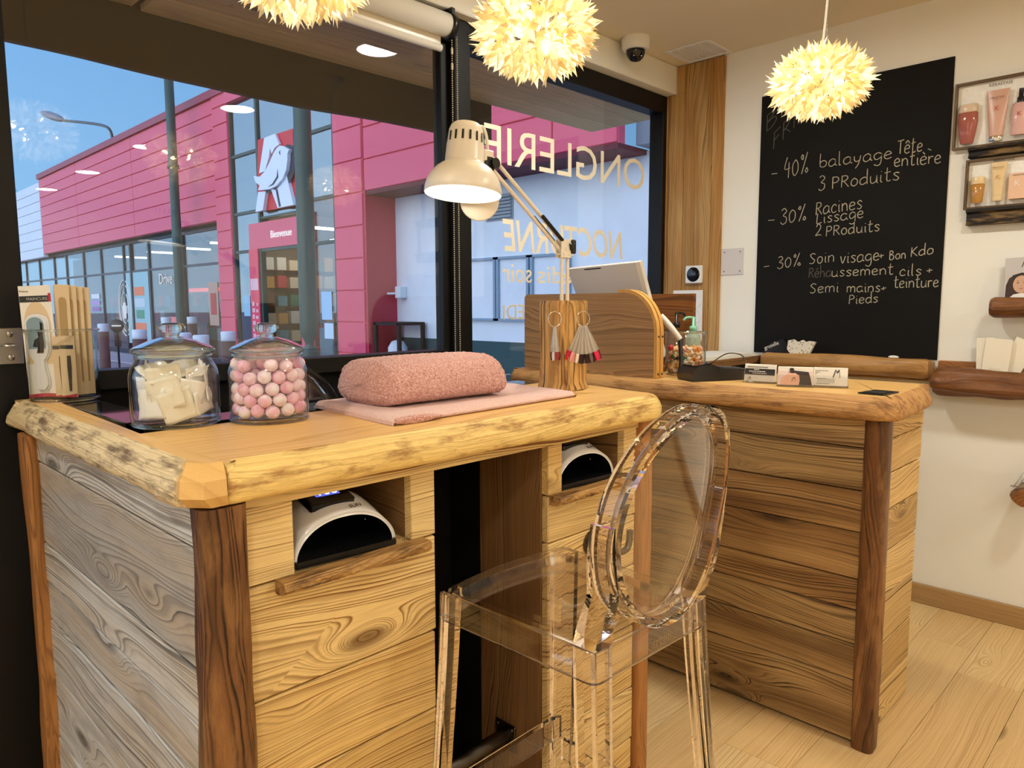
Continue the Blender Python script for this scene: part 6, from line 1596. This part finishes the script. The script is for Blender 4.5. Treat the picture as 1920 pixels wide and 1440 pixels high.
# shop front under the pink band
navy = plain('shopfront_frame', S(34, 50, 66), .4)
fr = MB()
for yy in (15.9, 16.37, 18.81, 20.84, 22.81, 24.81, 26.57, 28.5, 30, 32, 34): fr.box(XF+.30, XF+.38, yy-.045, yy+.045, G, 3.14)
for yy in (18.55, 22.2): fr.box(XF+.28, XF+.40, yy-.05, yy+.05, G, 3.14)
fr.box(XF+.31, XF+.37, 15.8, 36, 2.25, 2.31); fr.box(XF+.28, XF+.4, 15.8, 36, 3.04, 3.14); fr.box(XF+.28, XF+.4, 15.8, 36, G, .08); fr.build('shopfront_frame', navy, sm)
for ya, yb_ in ((15.85, 18.8), (18.8, 20.84), (20.84, 24.8), (24.8, 30), (30, 36)):
    b = MB(); b.box(XF+.33, XF+.345, ya, yb_, .0, 3.05); b.build('shopfront_pane', shopglass, sm)
b = MB(); b.box(XF+.1, XF+.6, 15.8, 36.4, 3.12, 3.16); b.build('band_soffit', plain('dark_soffit', S(40, 36, 38), .8), sm)
# rooms behind the glass
inn = plain('shop_inside', S(126, 116, 104), .8); ind = plain('shop_inside_dark', S(64, 58, 54), .8)
b = MB(); b.box(XF+.4, XF+5, 11.1, 36.4, G, G+.02); b.box(XF+.8, XF+5, 11.1, 36.4, 3.4, 3.45); b.box(XF+5, XF+5.1, 11.1, 36.4, G, 6); b.build('shop_floor', ind, sm)
b = MB(); b.box(XF+2.6, XF+2.7, 15.9, 36.4, G, 3.3); b.box(XF+.4, XF+5, 15.5, 15.6, G, 5.5); b.box(XF+.4, XF+5, 11.0, 11.1, G, 5.5); b.build('shop_wall', inn, sm)
b = MB(); b.box(XF+.45, XF+5, 5.2, 36.4, 5.5, 5.6); b.build('roof', ind, sm)
tube_l = glow('shop_tube_light', (1.0, .93, .80, 1), 9.0)
k_ = 0
for yy in (12.0, 13.0, 14.2, 17.2, 19.4, 21.8, 24.0, 27.0):
    b = MB(); b.box(XF+1.4, XF+2.4, yy-.05, yy+.05, 2.95, 3.0); b.build('shop_light', tube_l, sm)
rnd = random.Random(21)
cols_ = [S(226, 120, 60), S(90, 170, 190), S(236, 220, 190), S(210, 70, 80), S(70, 140, 110), S(240, 236, 226), S(120, 80, 60), S(220, 170, 90)]
shelfm = [plain('goods_%d' % i, c_, .6) for i, c_ in enumerate(cols_)]
b = MB()
for yy in [12.0+.34*i for i in range(9)]:
    for zz in (.25, .65, 1.05, 1.45, 1.85):
        b.box(XF+3.6, XF+3.9, yy, yy+.24, zz, zz+.28, mat=rnd.randrange(8))
b.build('goods_display', shelfm, sm, ).__setitem__('kind', 'stuff')
b = MB()
for xx in [XF+.75+.3*i for i in range(13)]:
    for zz in (.1, .5, .9, 1.3, 1.7, 2.1): b.box(xx, xx+.22, 15.2, 15.42, zz, zz+.22+.1*rnd.random(), mat=rnd.randrange(8))
b.build('goods_display', shelfm, sm).__setitem__('kind', 'stuff')
for xx in (XF+1.2, XF+2.4, XF+3.6):
    b = MB(); b.box(xx-.3, xx+.3, 14.5, 14.7, 2.75, 2.8); b.build('shop_light', tube_l, sm)
b = MB()
for yy in [16.3+.55*i for i in range(26)]:
    for zz in (.3, .8, 1.3):
        if rnd.random() < .75: b.box(XF+2.2, XF+2.5, yy, yy+.4, zz, zz+.35, mat=rnd.randrange(8))
b.build('goods_display', shelfm, sm).__setitem__('kind', 'stuff')
b = MB(); b.box(XF+2.55, XF+2.6, 16.2, 25, 1.75, 1.86); b.build('red_light_strip', glow('red_strip', (1, .12, .06, 1), 1.6), sm)
# posters and stickers on the shop glass
def poster(y, z, w_, h_, col, nm='window_poster', x=XF+.322):
    q = MB(); q.box(x-.004, x, y-w_/2, y+w_/2, z-h_/2, z+h_/2); return q.build(nm, plain('poster_%d' % len(MATS), col, .5), sm)
poster(21.85, 1.25, 1.75, 2.0, S(150, 196, 204))
for z_, c_, wd in ((1.72, S(236, 130, 86), .75), (1.40, S(196, 214, 220), .8), (1.08, S(60, 150, 120), .6), (.72, S(236, 128, 90), .85)): poster(21.7, z_, wd, .24, c_, x=XF+.316)
for z_, c_ in ((1.62, S(230, 230, 236)), (1.42, S(180, 150, 210)), (1.22, S(150, 110, 180))): poster(25.6, z_, .8, .14, c_)
poster(16.9, 1.35, .5, 1.0, S(196, 160, 140)); poster(16.9, 1.35, .3, .5, S(190, 60, 60), x=XF+.315)
poster(19.3, .92, .62, .22, S(232, 120, 120)); poster(19.3, .55, .8, .2, S(214, 220, 224)); poster(13.0, .45, .5, .8, S(60, 150, 170), x=XF+.9)
poster(14.65, 1.3, .28, .42, S(150, 200, 226), x=XF+.05); poster(11.55, 1.3, .34, .5, S(160, 206, 236), x=XF+.05); poster(11.5, .85, .3, .28, S(190, 220, 240), x=XF+.05)
ftext(sm, 'Drive', .40, 19.75, 1.88, M['paper'], XF+.318)
q = MB()
for rr in (.62, .52, .34): q.tube([(XF+.315, 22.9+rr*.85*cos(2*pi*k/40), 1.25+rr*1.3*sin(2*pi*k/40)) for k in range(40)], .014, 5, loop=True)
for k, (dy, hh) in enumerate(((-.16, .28), (-.08, .40), (.0, .44), (.08, .40), (.16, .28))): q.tube([(XF+.315, 22.9+dy*.4, .95), (XF+.315, 22.9+dy, 1.12+hh*.7)], .035, 6)
q.build('round_window_sticker', M['paper'], sm)
# notice boards, boxes and gear along the white wall
for lab, ya, yb_ in (('narrow notice board on the white wall, seen left of the dark window mullion', 8.46, 9.0), ('glazed notice board on the white wall, just right of the dark window mullion', 7.72, 8.38), ('glazed notice board on the white wall, in the middle of the row', 7.05, 7.70), ('glazed notice board on the white wall, rightmost of the row', 6.30, 7.02)):
    t_ = thing('notice_board', lab, 'notice board', (XF+.55, ya, 1.07), 'notice boards on the white wall')
    q = MB(); q.box(XF+.57, XF+.6, ya, yb_, 1.07, 2.0); q.build('backing', render, t_)
    q = MB()
    for a in ((ya, ya+.045, 1.07, 2.0), (yb_-.045, yb_, 1.07, 2.0), (ya, yb_, 1.07, 1.105), (ya, yb_, 1.965, 2.0)): q.box(XF+.53, XF+.575, *a)
    q.build('frame', plain('aluminium_frame', S(136, 158, 176), .4), t_)
b = MB(); b.box(XF+.45, XF+.6, 9.92, 10.06, 1.42, 1.62, b=.01); b.tube([(XF+.46, 10.06, 1.5), (XF+.40, 10.2, 1.5)], .02, 6); tag(b.build('alarm_box', whitec, org=(XF+.52, 10, 1.5)), 'small white alarm box on the white wall beside the pink column', 'alarm box')
t_ = thing('gas_cage', 'dark cage with a white cylinder by the foot of the pink column', 'cage', (XF+.2, 9.75, G))
q = MB()
for yy in (9.42, 10.05): q.box(XF+.02, XF+.07, yy-.03, yy+.03, G, 1.02); q.box(XF+.5, XF+.55, yy-.03, yy+.03, G, 1.02)
q.box(XF+.02, XF+.55, 9.4, 10.08, .98, 1.03); q.box(XF+.02, XF+.55, 9.4, 10.08, G, 0); q.build('frame', M['black_metal'], t_)
q = MB(); q.lathe([(.001, .02), (.15, .02), (.16, .06), (.16, .66), (.10, .76), (.05, .78), (.001, .78)], (XF+.28, 9.78, G), 20); q.build('cylinder', whitec, t_)
b = MB(); b.box(XF+.1, XF+.4, 9.06, 9.22, G, .38, b=.01); tag(b.build('grey_bin', plain('bin_grey', S(170, 182, 192), .5), org=(XF+.25, 9.14, G)), 'small pale grey bin against the dark plinth', 'bin')
t_ = thing('hoop_rack', 'grey metal bicycle hoops in front of the dark plinth', 'bicycle rack', (6.4, 6.6, G))
for k in range(5):
    q = MB(); yy = 6.1+k*.22; q.tube(cr([(6.2, yy, G+.035), (6.2, yy, .28), (6.28, yy, .42), (6.45, yy, .42), (6.55, yy, .28), (6.55, yy, G+.035)], 4), .018, 8); q.build('hoop', M['steel'], t_)
q = MB(); q.tube([(6.2, 6.0, G+.02), (6.2, 7.1, G+.02)], .02, 6); q.tube([(6.55, 6.0, G+.02), (6.55, 7.1, G+.02)], .02, 6); q.build('base_rail', M['steel'], t_)
b = MB(); b.box(XF+.3, XF+4, -3, 5.1, 3.16, 3.75); tag(b.build('annex_roof', plain('annex_grey', S(120, 136, 150), .6), org=(XF+2, 1, 3.4)), 'grey flat roof edge of the annex at the right end of the pink building', 'roof')
# forecourt posts
def ground_at(px_, dist):
    d = _f + _r2*((px_-960)/1362.0); k = dist/ math.hypot(d.x, d.y); return (d.x*k, d.y*k)
POLES = [('tall dark green pole in front of the shop front', 9.05, 15.35, .095), ('tall dark green pole with a tapered foot in front of the entrance glass', 6.37, 8.62, .125)]
def dist_xy(px_, depth):
    d = _r2*((px_-960)/1362.0*depth) + _f*depth; return d.x, d.y
for lab, px_, depth, r in (('tall dark green pole in front of the shop front', 346, 16.5, .105), ('tall dark green pole with a tapered foot, in front of the entrance glass', 583, 10.2, .125)):
    x_, y_ = dist_xy(px_, depth)
    t_ = thing('green_pole', lab, 'pole', (x_, y_, G), 'green poles on the forecourt')
    q = MB(); q.lathe([(.001, 0), (r*1.15, 0), (r*1.15, .62), (r*.98, .72), (r*.52, .80), (r*.5, .84), (r*.98, .97), (r, 1.02), (r*.92, 4.6), (r*.92, 6.9), (.001, 6.9)], (x_, y_, G), 24); q.build('shaft', plain('pole_green', S(18, 72, 68), .4) if 'pole_green' not in MATS else MATS['pole_green'], t_)
    q = MB(); q.lathe([(r*.94, 4.35), (r*1.18, 4.36), (r*1.18, 4.44), (r*.94, 4.45)], (x_, y_, G), 24); q.build('collar', MATS['pole_green'], t_)
bol = plain('bollard_brown', S(92, 62, 58), .6)
first = None
for px_, depth, h_, r, lab in ((200, 15.0, 1.0, .10, 'brown bollard with white cap, large one right of the card packets'), (143, 23, 1.0, .10, 'brown bollard with white cap, nearest the card packets'), (169, 22, 1.0, .10, 'brown bollard with white cap, second to the right of the card packets'),
        (267, 13, .94, .12, 'brown bollard with white cap, above the left part of the cotton jar lid'), (318, 17, 1.1, .11, 'brown bollard with white cap, above the knob of the cotton jar'), (349, 12, .92, .12, 'brown bollard with white cap, beside the far green pole'), (366, 17.5, 1.1, .11, 'brown bollard with tall white cap, right of the far green pole'), (381, 11.5, .90, .12, 'brown bollard with white cap, above the right rim of the cotton jar'), (432, 12.5, .92, .12, 'dark bollard with white cap at the foot of the pink column')):
    x_, y_ = dist_xy(px_, depth)
    t_ = thing('bollard', lab, 'bollard', (x_, y_, G), 'bollards on the forecourt')
    q = MB(); q.lathe([(.001, 0), (r*.94, 0), (r, .02), (r, h_-.16), (.001, h_-.16)], (x_, y_, G), 18); q.build('post', bol, t_)
    q = MB(); q.lathe([(r*.98, h_-.165), (r*1.06, h_-.16), (r*.98, h_-.12), (r*1.02, h_-.02), (r*.9, h_), (.001, h_)], (x_, y_, G), 18); q.build('cap', whitec, t_)
# round black sign on a stand
x_, y_ = dist_xy(226, 14.0)
t_ = thing('round_black_sign', 'round black sign with pale lettering on a short stand on the forecourt', 'sign', (x_, y_, G))
q = MB(); q.T = Matrix.Translation((x_, y_, .93)) @ (-_f).to_track_quat('Z', 'Y').to_matrix().to_4x4(); q.lathe([(.001, .02), (.125, .02), (.13, .0), (.125, -.02), (.001, -.02)], (0, 0, 0), 28); q.build('disc', M['black_plastic'], t_)
q = MB(); q.T = Matrix.Translation((x_, y_, .93)) @ (-_f).to_track_quat('Z', 'Y').to_matrix().to_4x4(); q.box(-.09, .09, -.012, .012, .0205, .022); q.build('lettering_band', M['steel'], t_)
q = MB(); q.tube([(x_, y_, G), (x_, y_, .82)], .02, 8); q.build('stand', M['black_metal'], t_)
# street lamp on the far side of the roof
t_ = thing('street_lamp', 'grey street lamp with a long curved arm above the pink roof line', 'street lamp', (9.0, 28.4, 5.6))
q = MB(); q.tube([(9, 28.4, 5.6), (9, 28.4, 7.0)], .07, 10); q.build('post', M['gun'], t_)
q = MB(); q.tube(cr([(9, 28.4, 7.0), (9, 28.6, 7.45), (9, 29.3, 7.75), (9, 31.3, 8.2), (9, 34.2, 8.78)], 6), .05, 8); q.build('arm', M['gun'], t_)
q = MB(); q.ball((9, 35.6, 9.2), (.22, 1.55, .16), 16, 10)
for i, p in enumerate(q.v): p.z += (p.y-35.6)*.28
q.build('lamp_head', plain('lamp_head_grey', S(110, 118, 128), .4), t_)
# far tree behind the white cladding
t_ = thing('far_tree', 'dark tree crown showing over the white cladding at the far left', 'tree', (8.3, 42, G))
q = MB(); q.tube([(8.3, 42, G), (8.3, 42, 4.5)], .2, 8); q.build('trunk', plain('tree_bark', S(70, 56, 44), .9), t_)
q = MB(); r_ = random.Random(2)
for k in range(700):
    a, e, rr = r_.uniform(0, 6.28), r_.uniform(-1, 1), r_.random()**.4*2.0
    c_ = Vector((8.3+rr*math.sqrt(1-e*e)*cos(a), 42+rr*math.sqrt(1-e*e)*sin(a), 5.3+rr*e*.9)); d_ = Vector((r_.uniform(-1, 1), r_.uniform(-1, 1), r_.uniform(-1, 1))).normalized()*.16; s_ = d_.orthogonal().normalized()*.09
    q.add([c_-d_, c_+s_, c_+d_, c_-s_], [(0, 1, 2, 3)])
q.build('crown', plain('tree_leaf', S(36, 56, 34), .8), t_, fixn=False)
